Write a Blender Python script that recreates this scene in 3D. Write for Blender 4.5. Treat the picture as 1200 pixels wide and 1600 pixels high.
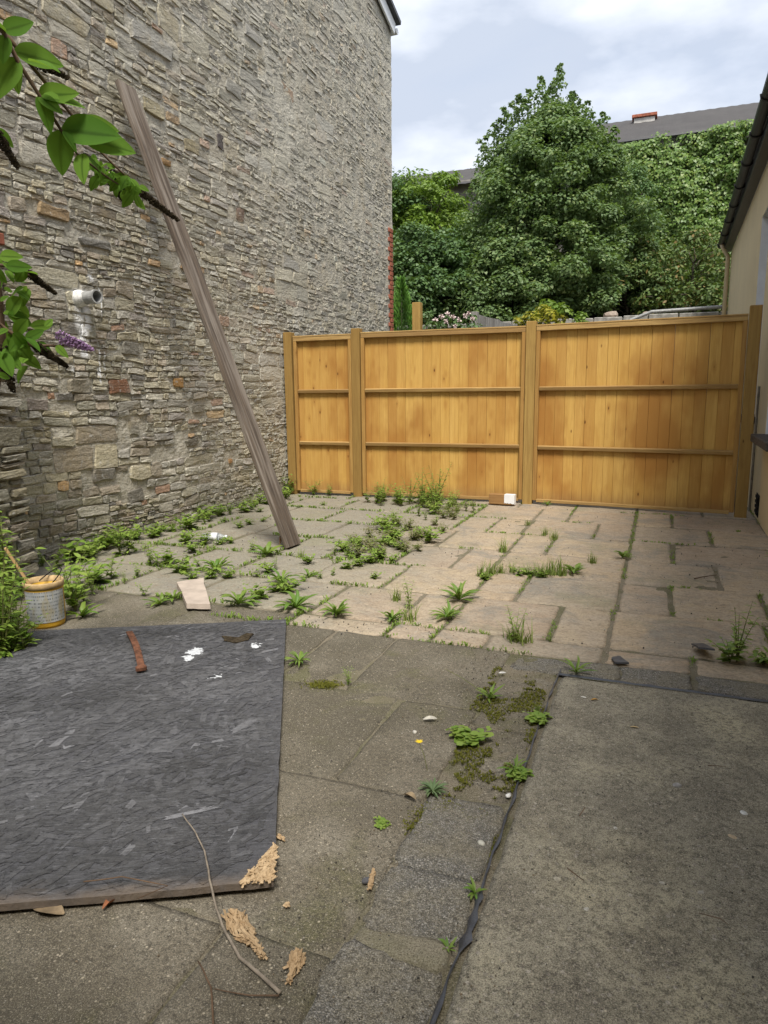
import bpy, bmesh, math, random
import numpy as np
from mathutils import Vector, Matrix, noise as mnoise
R = math.radians
random.seed(7); rng = np.random.default_rng(7)
scene = bpy.context.scene
for o in list(bpy.data.objects): bpy.data.objects.remove(o)
col = scene.collection

# ------------------------------------------------------------------ camera
F_PX, CX, CY, CAM_H = 1095.0, 600.0, 800.0, 1.17
Yv = Vector((430, 190, -F_PX)).normalized()
Xv = Vector((2840, -160, F_PX)); Xv = (Xv - Yv * Xv.dot(Yv)).normalized()
Zv = Xv.cross(Yv)
ROT = Matrix((Xv, Yv, Zv))
cam_d = bpy.data.cameras.new('camera'); cam = bpy.data.objects.new('camera', cam_d); col.objects.link(cam)
cam.matrix_world = Matrix.Translation((0, 0, CAM_H)) @ ROT.to_4x4()
cam_d.sensor_fit = 'VERTICAL'; cam_d.sensor_height = 24.0; cam_d.sensor_width = 18.0
cam_d.lens = F_PX / 1600 * 24.0; cam_d.clip_start = 0.05; cam_d.clip_end = 2000
scene.camera = cam
scene.render.resolution_x, scene.render.resolution_y = 768, 1024
try:
    scene.cycles.max_bounces = 4; scene.cycles.diffuse_bounces = 2; scene.cycles.glossy_bounces = 2; scene.cycles.transmission_bounces = 4
except Exception: pass

# ------------------------------------------------------------------ sky, sun, exposure
SUN_EL, SUN_AZ = 58.0, 154.0       # azimuth from +Y clockwise: a veiled sun behind the viewer, to the right
world = bpy.data.worlds.new('World'); scene.world = world; world.use_nodes = True
nt = world.node_tree; nt.nodes.clear()
def N(t, kind, **kw):
    n = t.nodes.new(kind)
    for k, v in kw.items(): setattr(n, k, v)
    return n
out = N(nt, 'ShaderNodeOutputWorld')
sky = N(nt, 'ShaderNodeTexSky', sky_type='NISHITA'); sky.sun_disc = False
sky.sun_elevation = R(SUN_EL); sky.sun_rotation = R(SUN_AZ); sky.air_density = 1.0; sky.dust_density = 2.0
bg1 = N(nt, 'ShaderNodeBackground'); bg1.inputs[1].default_value = 0.10
nt.links.new(sky.outputs[0], bg1.inputs[0])
tc = N(nt, 'ShaderNodeTexCoord')
mp = N(nt, 'ShaderNodeMapping'); mp.inputs['Scale'].default_value = (1.0, 1.0, 2.4); mp.inputs['Location'].default_value = (0.35, 0.2, 0.1)
nt.links.new(tc.outputs['Generated'], mp.inputs[0])
n1 = N(nt, 'ShaderNodeTexNoise'); n1.inputs['Scale'].default_value = 3.4; n1.inputs['Detail'].default_value = 6; n1.inputs['Roughness'].default_value = 0.5
n2 = N(nt, 'ShaderNodeTexNoise'); n2.inputs['Scale'].default_value = 4.2; n2.inputs['Detail'].default_value = 5; n2.inputs['Distortion'].default_value = 0.3
nt.links.new(mp.outputs[0], n1.inputs[0]); nt.links.new(mp.outputs[0], n2.inputs[0])
cr = N(nt, 'ShaderNodeValToRGB')        # cloud brightness: grey-blue undersides to bright tops
cr.color_ramp.elements[0].position = 0.40; cr.color_ramp.elements[0].color = (0.30, 0.335, 0.40, 1)
cr.color_ramp.elements[1].position = 0.61; cr.color_ramp.elements[1].color = (0.53, 0.55, 0.59, 1)
nt.links.new(n1.outputs[0], cr.inputs[0])
bg2 = N(nt, 'ShaderNodeBackground'); bg2.inputs[1].default_value = 1.0
nt.links.new(cr.outputs[0], bg2.inputs[0])
mr = N(nt, 'ShaderNodeMapRange'); mr.inputs['From Min'].default_value = 0.30; mr.inputs['From Max'].default_value = 0.52
mr.inputs['To Min'].default_value = 0.88; mr.inputs['To Max'].default_value = 1.0
nt.links.new(n2.outputs[0], mr.inputs[0])
mx = N(nt, 'ShaderNodeMixShader')
nt.links.new(mr.outputs[0], mx.inputs[0]); nt.links.new(bg1.outputs[0], mx.inputs[1]); nt.links.new(bg2.outputs[0], mx.inputs[2])
nt.links.new(mx.outputs[0], out.inputs[0])

sl = bpy.data.lights.new('sun', 'SUN'); sl.energy = 2.3; sl.angle = R(18); sl.color = (1.0, 0.95, 0.87)
so = bpy.data.objects.new('sun', sl); col.objects.link(so)
sd = Vector((math.sin(R(SUN_AZ)) * math.cos(R(SUN_EL)), math.cos(R(SUN_AZ)) * math.cos(R(SUN_EL)), math.sin(R(SUN_EL))))
so.rotation_euler = sd.to_track_quat('Z', 'Y').to_euler(); so.location = sd * 30
vs = scene.view_settings; vs.view_transform = 'Standard'; vs.look = 'None'; vs.gamma = 1.0; vs.exposure = 1.15; vs.use_curve_mapping = False

# ------------------------------------------------------------------ helpers
CAMP = Vector((0, 0, CAM_H))
def ray(px, py): return ROT @ Vector((px - CX, CY - py, -F_PX))
def on(px, py, ax, v):
    d = ray(px, py); t = (v - CAMP[ax]) / d[ax]; return CAMP + d * t
def G(px, py, z=0.0): return on(px, py, 2, z)
def at(px, py, dist): return CAMP + ray(px, py).normalized() * dist
ROTT = ROT.transposed()
def proj(p):
    c = ROTT @ (Vector(p) - CAMP)
    if c.z > -0.05: return None
    return CX - F_PX * c.x / c.z, CY + F_PX * c.y / c.z
def nz(x, y=0.0, z=0.0): return mnoise.noise(Vector((x, y, z)))

def tag(o, label=None, cat=None, group=None, kind=None):
    if label: o['label'] = label
    if cat: o['category'] = cat
    if group: o['group'] = group
    if kind: o['kind'] = kind
    return o
def empty(name, loc=(0, 0, 0), rz=0.0):
    o = bpy.data.objects.new(name, None); col.objects.link(o); o.location = loc; o.rotation_euler = (0, 0, rz); o.empty_display_size = 0.1
    return o
def link(name, me, parent=None, loc=(0, 0, 0), rot=(0, 0, 0), sc=(1, 1, 1)):
    o = bpy.data.objects.new(name, me); col.objects.link(o); o.location = loc; o.rotation_euler = rot; o.scale = sc
    if parent: o.parent = parent
    return o
class MB:
    def __init__(s): s.v = []; s.f = []; s.t = []; s.m = []
    def add(s, v, f, t=(1, 1, 1), mi=0):
        b = len(s.v); s.v.extend([tuple(p) for p in v]); s.f.extend([tuple(i + b for i in q) for q in f]); s.t.extend([t] * len(v)); s.m.extend([mi] * len(f)); return s
    def box(s, c, h, t=(1, 1, 1), M=None, mi=0):
        c = Vector(c); v = []
        for dz in (-1, 1):
            for dx, dy in ((-1, -1), (1, -1), (1, 1), (-1, 1)):
                p = Vector((dx * h[0], dy * h[1], dz * h[2]))
                if M: p = M @ p
                v.append(c + p)
        return s.add(v, [(3, 2, 1, 0), (4, 5, 6, 7), (0, 1, 5, 4), (1, 2, 6, 5), (2, 3, 7, 6), (3, 0, 4, 7)], t, mi)
    def tube(s, pts, rad, seg=6, t=(1, 1, 1), cap=True, mi=0):
        pts = [Vector(p) for p in pts]; n = len(pts); v = []; f = []
        for i, p in enumerate(pts):
            d = (pts[min(i + 1, n - 1)] - pts[max(i - 1, 0)]).normalized()
            a = d.orthogonal().normalized() if abs(d.z) > 0.95 else d.cross(Vector((0, 0, 1))).normalized()
            b = d.cross(a); r = rad[i] if hasattr(rad, '__len__') else rad
            for k in range(seg):
                an = 2 * math.pi * k / seg; v.append(p + (a * math.cos(an) + b * math.sin(an)) * r)
        for i in range(n - 1):
            for k in range(seg):
                f.append((i * seg + k, i * seg + (k + 1) % seg, (i + 1) * seg + (k + 1) % seg, (i + 1) * seg + k))
        if cap: f.append(tuple(range(seg))[::-1]); f.append(tuple((n - 1) * seg + k for k in range(seg)))
        return s.add(v, f, t, mi)
    def lathe(s, prof, c, seg=24, t=(1, 1, 1), M=None, mi=0):
        v = []; f = []; c = Vector(c)
        for r, z in prof:
            for k in range(seg):
                an = 2 * math.pi * k / seg; p = Vector((r * math.cos(an), r * math.sin(an), z)); v.append(c + (M @ p if M else p))
        for i in range(len(prof) - 1):
            for k in range(seg): f.append((i * seg + k, i * seg + (k + 1) % seg, (i + 1) * seg + (k + 1) % seg, (i + 1) * seg + k))
        return s.add(v, f, t, mi)
    def mesh(s, name, mats, smooth=False):
        me = bpy.data.meshes.new(name); me.from_pydata(s.v, [], s.f); me.validate(); me.update()
        if not isinstance(mats, (list, tuple)): mats = [mats]
        for m in mats: me.materials.append(m)
        a = me.attributes.new('tint', 'FLOAT_COLOR', 'POINT')
        if len(s.t) == len(me.vertices): a.data.foreach_set('color', np.array([(*t, 1.0) for t in s.t], dtype=np.float32).ravel())
        if len(s.m) == len(me.polygons): me.polygons.foreach_set('material_index', np.array(s.m, dtype=np.int32))
        if smooth: me.polygons.foreach_set('use_smooth', np.ones(len(me.polygons), dtype=bool))
        return me
    def build(s, name, mats, parent=None, loc=(0, 0, 0), rot=(0, 0, 0), smooth=False):
        return link(name, s.mesh(name, mats, smooth), parent, loc, rot)
def bevel_box(h, bev=0.004, seg=1):
    bm = bmesh.new(); bmesh.ops.create_cube(bm, size=2.0)
    for v in bm.verts: v.co = Vector((v.co.x * h[0], v.co.y * h[1], v.co.z * h[2]))
    bmesh.ops.bevel(bm, geom=list(bm.edges), offset=bev, segments=seg, affect='EDGES')
    vs_ = [v.co.copy() for v in bm.verts]; fs = [[v.index for v in f.verts] for f in bm.faces]
    bm.free(); return vs_, fs
def bbox(mb, c, h, bev=0.004, M=None, t=(1, 1, 1), mi=0):
    v, f = bevel_box(h, bev); c = Vector(c)
    return mb.add([c + (M @ p if M else p) for p in v], f, t, mi)

# ------------------------------------------------------------------ materials
def mat(name):
    m = bpy.data.materials.new(name); m.use_nodes = True; t = m.node_tree; t.nodes.clear()
    o = N(t, 'ShaderNodeOutputMaterial'); b = N(t, 'ShaderNodeBsdfPrincipled'); t.links.new(b.outputs[0], o.inputs[0])
    b.inputs['Roughness'].default_value = 0.85; b.inputs['Specular IOR Level'].default_value = 0.3
    return m, t, b, o
def S(t, sock, v):
    if hasattr(v, 'is_output') or isinstance(v, bpy.types.NodeSocket): t.links.new(v, sock)
    else: sock.default_value = v
def noise(t, vec, scale, detail=4, rough=0.55, dist=0.0):
    n = N(t, 'ShaderNodeTexNoise'); t.links.new(vec, n.inputs[0]); n.inputs['Scale'].default_value = scale; n.inputs['Detail'].default_value = detail
    n.inputs['Roughness'].default_value = rough; n.inputs['Distortion'].default_value = dist; return n.outputs[0]
def voro(t, vec, scale, feat='F1', outp='Distance'):
    n = N(t, 'ShaderNodeTexVoronoi', feature=feat); t.links.new(vec, n.inputs[0]); n.inputs['Scale'].default_value = scale; return n.outputs[outp]
def mapping(t, vec, sc=(1, 1, 1), loc=(0, 0, 0), rot=(0, 0, 0)):
    n = N(t, 'ShaderNodeMapping'); t.links.new(vec, n.inputs[0]); n.inputs['Scale'].default_value = sc; n.inputs['Rotation'].default_value = rot
    S(t, n.inputs['Location'], loc); return n.outputs[0]
def coords(t, kind='Object'): return N(t, 'ShaderNodeTexCoord').outputs[kind]
def wpos(t): return N(t, 'ShaderNodeNewGeometry').outputs['Position']
def ramp(t, fac, *stops):
    n = N(t, 'ShaderNodeValToRGB'); t.links.new(fac, n.inputs[0]); e = n.color_ramp.elements
    while len(e) < len(stops): e.new(0.5)
    for i, (p, c) in enumerate(stops):
        e[i].position = p; e[i].color = (*c, 1) if hasattr(c, '__len__') else (c, c, c, 1)
    return n.outputs[0]
def mixc(t, fac, a, b, mode='MIX'):
    n = N(t, 'ShaderNodeMix', data_type='RGBA', blend_type=mode)
    S(t, n.inputs[0], fac)
    for i, v in ((6, a), (7, b)):
        if isinstance(v, tuple): n.inputs[i].default_value = (*v[:3], 1)
        else: S(t, n.inputs[i], v)
    return n.outputs[2]
def math_(t, op, a, b=0.0, c=None, clamp=False):
    n = N(t, 'ShaderNodeMath', operation=op, use_clamp=clamp); S(t, n.inputs[0], a); S(t, n.inputs[1], b)
    if c is not None: S(t, n.inputs[2], c)
    return n.outputs[0]
def sstep(t, v, a, b):
    n = N(t, 'ShaderNodeMapRange', interpolation_type='SMOOTHSTEP'); S(t, n.inputs[0], v); n.inputs[1].default_value = a; n.inputs[2].default_value = b; return n.outputs[0]
def bump(t, bsdf, h, strength=0.5, dist=0.01, prev=None):
    n = N(t, 'ShaderNodeBump'); n.inputs['Strength'].default_value = strength; n.inputs['Distance'].default_value = dist; t.links.new(h, n.inputs['Height'])
    if prev: t.links.new(prev, n.inputs['Normal'])
    t.links.new(n.outputs[0], bsdf.inputs['Normal']); return n.outputs[0]
def attr(t, name='tint'): return N(t, 'ShaderNodeAttribute', attribute_name=name).outputs['Color']
def sepxyz(t, v):
    n = N(t, 'ShaderNodeSeparateXYZ'); t.links.new(v, n.inputs[0]); return n.outputs

# rubble stone; paint splashes and drips near the pipe are stains with a place of their own on the wall
def stone_mat(name, splash=False, mortar=False):
    m, t, b, o = mat(name); p = wpos(t)
    c = attr(t) if not mortar else None
    big = noise(t, p, 0.55, 4); mid = noise(t, p, 7, 5, 0.6); fine = noise(t, p, 60, 5, 0.7)
    if mortar:
        c = mixc(t, ramp(t, big, (0.35, 0.0), (0.65, 1.0)), (0.46, 0.42, 0.335), (0.56, 0.53, 0.445))
        c = mixc(t, ramp(t, mid, (0.45, 0.0), (0.70, 0.6)), c, (0.27, 0.25, 0.205))
    else:
        strat = noise(t, mapping(t, p, (6, 6, 55)), 1.0, 4, 0.6)
        c = mixc(t, ramp(t, strat, (0.3, 0.30), (0.62, 0.0)), c, (0.13, 0.12, 0.095))
        c = mixc(t, ramp(t, mid, (0.52, 0.0), (0.74, 0.6)), c, (0.40, 0.38, 0.33))
    c = mixc(t, ramp(t, fine, (0.34, 0.55), (0.50, 0.0)), c, (0.11, 0.10, 0.08)); c = mixc(t, ramp(t, fine, (0.54, 0.0), (0.70, 0.28)), c, (0.60, 0.565, 0.49))
    lich = noise(t, p, 26, 3, 0.5); c = mixc(t, ramp(t, noise(t, p, 3.1, 4, 0.65), (0.56, 0.0), (0.70, 0.30)), c, (0.36, 0.27, 0.13))
    c = mixc(t, ramp(t, lich, (0.63, 0.0), (0.70, 0.55)), c, (0.44, 0.43, 0.40))
    z = sepxyz(t, p)
    damp = math_(t, 'MULTIPLY', ramp(t, math_(t, 'ADD', z[2], math_(t, 'MULTIPLY', mid, 0.5)), (0.1, 0.75), (0.75, 0.0)), 0.5)
    c = mixc(t, damp, c, (0.12, 0.105, 0.085))
    if splash:
        tot = None
        sn = noise(t, mapping(t, p, (26, 26, 9)), 1.0, 3, 0.7)
        wob = math_(t, 'ADD', z[1], math_(t, 'MULTIPLY', math_(t, 'SUBTRACT', mid, 0.5), 0.05))
        for (y0, z0, z1, w, thr) in ((4.262, 1.66, 1.95, 0.10, 0.36), (4.262, 1.46, 1.72, 0.06, 0.40), (4.46, 1.78, 1.99, 0.009, 0.36), (4.452, 1.37, 1.50, 0.010, 0.38), (4.40, 1.27, 1.60, 0.012, 0.42), (4.385, 1.30, 1.38, 0.03, 0.47), (4.13, 1.33, 1.42, 0.05, 0.53), (4.38, 2.03, 2.09, 0.03, 0.46)):
            my = sstep(t, math_(t, 'ABSOLUTE', math_(t, 'SUBTRACT', wob, y0)), w, w * 0.4)
            mz = math_(t, 'MULTIPLY', sstep(t, z[2], z0 - 0.02, z0 + 0.02), sstep(t, z[2], z1 + 0.02, z1 - 0.02))
            k = math_(t, 'MULTIPLY', math_(t, 'MULTIPLY', my, mz), sstep(t, sn, thr, thr + 0.05))
            tot = k if tot is None else math_(t, 'MAXIMUM', tot, k)
        c = mixc(t, tot, c, (0.78, 0.78, 0.77))
    S(t, b.inputs['Base Color'], c); b.inputs['Roughness'].default_value = 0.92
    h = math_(t, 'ADD', math_(t, 'MULTIPLY', fine, 0.5), noise(t, mapping(t, p, (14, 14, 40)), 1.0, 5, 0.65))
    bump(t, b, h, 1.0, 0.018 if mortar else 0.015)
    return m
M_STONE = stone_mat('rubble_stone', True); M_MORTAR = stone_mat('lime_mortar', True, True)

def paving_mat(name, kind):
    m, t, b, o = mat(name); p = wpos(t); ob = N(t, 'ShaderNodeObjectInfo').outputs['Random']
    big = noise(t, p, 1.1, 4, 0.6); mid = noise(t, p, 5.5, 6, 0.62); fine = noise(t, p, 70, 4, 0.7); grit = noise(t, p, 190, 2, 0.6)
    if kind == 'sandstone':
        c = ramp(t, ob, (0.0, (0.375, 0.283, 0.192)), (0.25, (0.425, 0.335, 0.222)), (0.5, (0.33, 0.255, 0.185)), (0.75, (0.405, 0.325, 0.225)), (1.0, (0.305, 0.258, 0.195)))
        c = mixc(t, ramp(t, mid, (0.42, 0.0), (0.62, 0.75)), c, (0.38, 0.315, 0.24))
        x = sepxyz(t, p)
        grey = sstep(t, math_(t, 'ADD', x[0], math_(t, 'MULTIPLY', big, 1.6)), -0.3, -1.5)
        c = mixc(t, math_(t, 'MULTIPLY', grey, 0.9), c, (0.25, 0.237, 0.187))
        stain = noise(t, p, 2.3, 5, 0.7, 0.8)
        c = mixc(t, ramp(t, stain, (0.50, 0.0), (0.64, 0.8)), c, (0.22, 0.205, 0.175))
        c = mixc(t, ramp(t, noise(t, p, 1.7, 4, 0.6), (0.56, 0.0), (0.70, 0.55)), c, (0.21, 0.205, 0.12)); rv = noise(t, mapping(t, p, (16, 34, 16)), 1.0, 5, 0.7, 0.8); c = mixc(t, ramp(t, rv, (0.38, 0.6), (0.50, 0.0)), c, (0.24, 0.185, 0.13)); c = mixc(t, ramp(t, rv, (0.56, 0.0), (0.70, 0.5)), c, (0.50, 0.405, 0.295))
    elif kind == 'concrete':
        c = ramp(t, ob, (0.0, (0.155, 0.133, 0.096)), (0.5, (0.19, 0.163, 0.12)), (1.0, (0.13, 0.112, 0.081)))
        c = mixc(t, ramp(t, mid, (0.42, 0.0), (0.64, 0.75)), c, (0.235, 0.21, 0.163))
        c = mixc(t, ramp(t, big, (0.43, 0.0), (0.58, 0.85)), c, (0.085, 0.074, 0.05))
        c = mixc(t, ramp(t, noise(t, p, 2.6, 4, 0.6, 0.5), (0.54, 0.0), (0.66, 0.6)), c, (0.10, 0.098, 0.035))
    elif kind == 'pad':
        c = ramp(t, big, (0.36, (0.215, 0.197, 0.155)), (0.5, (0.31, 0.283, 0.212)), (0.62, (0.435, 0.39, 0.27)))
        c = mixc(t, ramp(t, mid, (0.44, 0.0), (0.62, 0.75)), c, (0.165, 0.147, 0.113))
        peb = voro(t, p, 75, outp='Color')
        pr = N(t, 'ShaderNodeSeparateColor'); t.links.new(peb, pr.inputs[0])
        pm = math_(t, 'MULTIPLY', ramp(t, pr.outputs[0], (0.72, 0.0), (0.76, 1.0)), ramp(t, voro(t, p, 75), (0.25, 1.0), (0.45, 0.0)))
        c = mixc(t, math_(t, 'MULTIPLY', pm, 0.75), c, mixc(t, pr.outputs[1], (0.12, 0.10, 0.085), (0.46, 0.42, 0.36)))
    elif kind == 'aggregate':
        peb = voro(t, p, 230, outp='Color'); pr = N(t, 'ShaderNodeSeparateColor'); t.links.new(peb, pr.inputs[0])
        c = ramp(t, pr.outputs[0], (0.0, (0.13, 0.127, 0.12)), (0.6, (0.215, 0.208, 0.194)), (0.95, (0.42, 0.40, 0.37)))
        c = mixc(t, ramp(t, voro(t, p, 230), (0.35, 0.0), (0.62, 0.8)), c, (0.10, 0.094, 0.08))
        c = mixc(t, ramp(t, mid, (0.42, 0.0), (0.60, 0.75)), c, (0.22, 0.195, 0.14))
    c = mixc(t, ramp(t, fine, (0.34, 0.45 if kind == 'sandstone' else 0.75), (0.54, 0.0)), c, (0.10, 0.085, 0.065) if kind == 'sandstone' else (0.06, 0.052, 0.04))
    c = mixc(t, ramp(t, grit, (0.62, 0.0), (0.70, 0.55)), c, (0.50, 0.46, 0.38))
    if kind != 'sandstone':
        gr2 = noise(t, p, 330, 3, 0.75); c = mixc(t, ramp(t, gr2, (0.36, 0.8), (0.51, 0.0)), c, (0.045, 0.04, 0.03)); c = mixc(t, ramp(t, gr2, (0.54, 0.0), (0.68, 0.75)), c, (0.46, 0.41, 0.31) if kind != 'concrete' else (0.36, 0.315, 0.235))
    if kind in ('concrete', 'pad'):
        sv = N(t, 'ShaderNodeTexVoronoi'); t.links.new(p, sv.inputs[0]); sv.inputs['Scale'].default_value = 150.0
        ss = N(t, 'ShaderNodeSeparateColor'); t.links.new(sv.outputs['Color'], ss.inputs[0])
        c = mixc(t, math_(t, 'MULTIPLY', ramp(t, ss.outputs[0], (0.92, 0.0), (0.94, 0.7)), ramp(t, sv.outputs['Distance'], (0.3, 1.0), (0.5, 0.0))), c, mixc(t, ss.outputs[1], (0.06, 0.05, 0.04), (0.55, 0.48, 0.36)))
    S(t, b.inputs['Base Color'], c); b.inputs['Roughness'].default_value = 0.88
    if kind == 'sandstone':
        n1 = bump(t, b, noise(t, p, 9, 6, 0.65, 0.6), 0.9, 0.014); bump(t, b, fine, 0.4, 0.004, n1)
    elif kind == 'aggregate':
        bump(t, b, math_(t, 'ADD', math_(t, 'MULTIPLY', voro(t, p, 230), -0.4), noise(t, p, 110, 4, 0.7)), 0.8, 0.007)
    else:
        n1 = bump(t, b, noise(t, p, 24, 5, 0.7), 0.6, 0.008); bump(t, b, grit, 0.6, 0.004, n1)
    return m
M_SAND = paving_mat('riven_sandstone', 'sandstone'); M_CONC = paving_mat('old_concrete_slab', 'concrete'); M_PAD = paving_mat('worn_concrete', 'pad'); M_AGG = paving_mat('exposed_aggregate', 'aggregate')

def soil_mat(name, a, b_, moss=0.0):
    m, t, b, o = mat(name); p = wpos(t)
    c = mixc(t, noise(t, p, 9, 5, 0.65), a, b_)
    if moss: c = mixc(t, ramp(t, noise(t, p, 3.2, 4, 0.6), (0.44, 0.0), (0.60, moss)), c, (0.075, 0.085, 0.02))
    c = mixc(t, ramp(t, noise(t, p, 120, 3, 0.7), (0.60, 0.0), (0.70, 0.7)), c, (0.33, 0.30, 0.25))
    sg = noise(t, p, 300, 3, 0.75); c = mixc(t, ramp(t, sg, (0.36, 0.8), (0.50, 0.0)), c, (0.05, 0.043, 0.03)); c = mixc(t, ramp(t, sg, (0.54, 0.0), (0.68, 0.6)), c, (0.42, 0.37, 0.28))
    S(t, b.inputs['Base Color'], c); b.inputs['Roughness'].default_value = 0.95
    bump(t, b, noise(t, p, 55, 5, 0.75), 0.9, 0.012); return m
M_JOINT = soil_mat('joint_soil', (0.18, 0.152, 0.107), (0.25, 0.215, 0.155), 0.6)
M_SOIL = soil_mat('garden_soil', (0.06, 0.05, 0.03), (0.10, 0.09, 0.05), 0.9)
M_BAND = soil_mat('pale_mortar', (0.30, 0.27, 0.20), (0.24, 0.21, 0.15), 0.3)

def wood_mat(name, a, b_, dark, scale=1.0, knots=True, streak=0.6, rough=0.75, axis=2, spec=0.25, grey=None):
    m, t, b, o = mat(name); oc = coords(t, 'Object'); rnd = N(t, 'ShaderNodeObjectInfo').outputs['Random']
    comb = N(t, 'ShaderNodeCombineXYZ')
    for i, k in enumerate((17.0, 31.0, 23.0)): S(t, comb.inputs[i], math_(t, 'MULTIPLY', rnd, k))
    va = N(t, 'ShaderNodeVectorMath', operation='ADD'); t.links.new(oc, va.inputs[0]); t.links.new(comb.outputs[0], va.inputs[1]); v = va.outputs[0]
    st = [1, 1, 1]; st[axis] = 0.06
    g = noise(t, mapping(t, v, tuple(s * 60 * scale for s in st)), 1.0, 5, 0.65, 0.4)
    broad = noise(t, mapping(t, v, tuple((9 if s == 1 else 1.3) * scale for s in st)), 1.0, 4, 0.6, 0.5)
    c = mixc(t, ramp(t, broad, (0.3, 0.0), (0.7, 1.0)), a, b_)
    c = mixc(t, math_(t, 'MULTIPLY', math_(t, 'SUBTRACT', rnd, 0.30), 0.80, clamp=True), c, dark)
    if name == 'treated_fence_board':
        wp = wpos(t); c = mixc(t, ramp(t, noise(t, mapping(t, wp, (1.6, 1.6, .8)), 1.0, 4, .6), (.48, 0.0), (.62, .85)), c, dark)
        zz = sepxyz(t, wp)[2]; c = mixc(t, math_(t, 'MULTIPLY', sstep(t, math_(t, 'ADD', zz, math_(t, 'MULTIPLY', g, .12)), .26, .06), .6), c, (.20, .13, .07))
    c = mixc(t, ramp(t, g, (0.40, streak), (0.60, 0.0)), c, dark)
    if knots:
        ks = [11.0, 11.0, 11.0]; ks[axis] = 4.6
        d = N(t, 'ShaderNodeTexVoronoi'); t.links.new(mapping(t, v, tuple(ks)), d.inputs[0]); d.inputs['Scale'].default_value = 1.0
        sc = N(t, 'ShaderNodeSeparateColor'); t.links.new(d.outputs['Color'], sc.inputs[0])
        km = math_(t, 'MULTIPLY', ramp(t, d.outputs['Distance'], (0.045, 1.0), (0.10, 0.0)), ramp(t, sc.outputs[0], (0.50, 0.0), (0.54, 1.0)))
        halo = math_(t, 'MULTIPLY', ramp(t, d.outputs['Distance'], (0.08, 0.55), (0.34, 0.0)), ramp(t, sc.outputs[0], (0.55, 0.0), (0.60, 1.0)))
        c = mixc(t, halo, c, dark); c = mixc(t, km, c, (dark[0] * 0.30, dark[1] * 0.25, dark[2] * 0.25))
    if grey: c = mixc(t, ramp(t, noise(t, mapping(t, v, tuple(s * 25 for s in st)), 1.0, 4, 0.6), (0.45, 0.0), (0.65, 0.85)), c, grey)
    S(t, b.inputs['Base Color'], c); b.inputs['Roughness'].default_value = rough; b.inputs['Specular IOR Level'].default_value = spec
    bump(t, b, g, 0.8 if grey else 0.35, 0.006 if grey else 0.004); return m
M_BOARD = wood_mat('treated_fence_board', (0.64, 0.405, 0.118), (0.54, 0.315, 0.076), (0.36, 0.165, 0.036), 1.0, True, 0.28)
M_RAIL = wood_mat('treated_rail', (0.50, 0.34, 0.135), (0.44, 0.275, 0.095), (0.24, 0.135, 0.05), 1.0, False, 0.6, axis=0)
M_BATTEN = wood_mat('treated_batten', (0.46, 0.285, 0.09), (0.40, 0.225, 0.06), (0.25, 0.12, 0.032), 1.0, True, 0.5)
M_POST = wood_mat('treated_post', (0.44, 0.285, 0.090), (0.37, 0.235, 0.068), (0.22, 0.125, 0.034), 0.8, True, 0.5)
M_OLDWOOD = wood_mat('weathered_plank', (0.155, 0.118, 0.086), (0.10, 0.076, 0.058), (0.045, 0.035, 0.028), 0.8, False, 0.65, 0.9, grey=(0.24, 0.205, 0.17))
M_GREYWOOD = wood_mat('grey_weathered_board', (0.36, 0.35, 0.33), (0.28, 0.27, 0.255), (0.13, 0.12, 0.11), 1.0, False, 0.7, 0.9)
M_STICK = wood_mat('pale_stick', (0.62, 0.44, 0.22), (0.55, 0.37, 0.17), (0.36, 0.21, 0.08), 1.5, False, 0.4)
M_BLOCK = wood_mat('timber_offcut_wood', (0.42, 0.25, 0.10), (0.36, 0.20, 0.075), (0.2, 0.1, 0.035), 1.2, False, 0.5, axis=0)
M_RAW = wood_mat('raw_strand_fibre', (0.58, 0.45, 0.285), (0.50, 0.36, 0.21), (0.30, 0.19, 0.095), 2.0, False, 0.5, 0.8)

def plain(name, c, rough=0.6, spec=0.4, var=0.15, scale=8, bmp=0.0, metal=0.0):
    m, t, b, o = mat(name); p = coords(t, 'Object')
    n = noise(t, p, scale, 5, 0.6)
    cc = mixc(t, ramp(t, n, (0.35, 0.0), (0.65, 1.0)), tuple(x * (1 - var) for x in c), tuple(min(1, x * (1 + var)) for x in c))
    S(t, b.inputs['Base Color'], cc); b.inputs['Roughness'].default_value = rough; b.inputs['Specular IOR Level'].default_value = spec; b.inputs['Metallic'].default_value = metal
    if bmp: bump(t, b, noise(t, p, scale * 6, 4, 0.7), bmp, 0.004)
    return m
def tinted(name, rough=0.7, spec=0.3, bmp=0.3, scale=60):
    m, t, b, o = mat(name); p = wpos(t); n = noise(t, p, scale, 4, 0.65)
    c = mixc(t, ramp(t, n, (0.35, 0.45), (0.62, 0.0)), attr(t), (0.03, 0.025, 0.02)); S(t, b.inputs['Base Color'], c)
    b.inputs['Roughness'].default_value = rough; b.inputs['Specular IOR Level'].default_value = spec
    if bmp: bump(t, b, n, bmp, 0.003)
    return m
M_TINT = tinted('debris'); M_WHITE = plain('white_paint', (0.80, 0.81, 0.82), 0.5, 0.4, 0.05)
M_PLASTIC = plain('black_plastic', (0.045, 0.047, 0.055), 0.38, 0.5, 0.3, 20, 0.4)
M_RUST = plain('rusty_steel', (0.13, 0.055, 0.03), 0.85, 0.3, 0.45, 40, 0.6)
M_GUTTER = plain('black_gutter', (0.022, 0.022, 0.024), 0.4, 0.5, 0.2)
M_PIPE = plain('beige_painted_pipe', (0.53, 0.43, 0.27), 0.5, 0.4, 0.06)
M_SLATE = plain('dark_slate', (0.055, 0.055, 0.06), 0.55, 0.5, 0.3, 15, 0.4)
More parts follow.
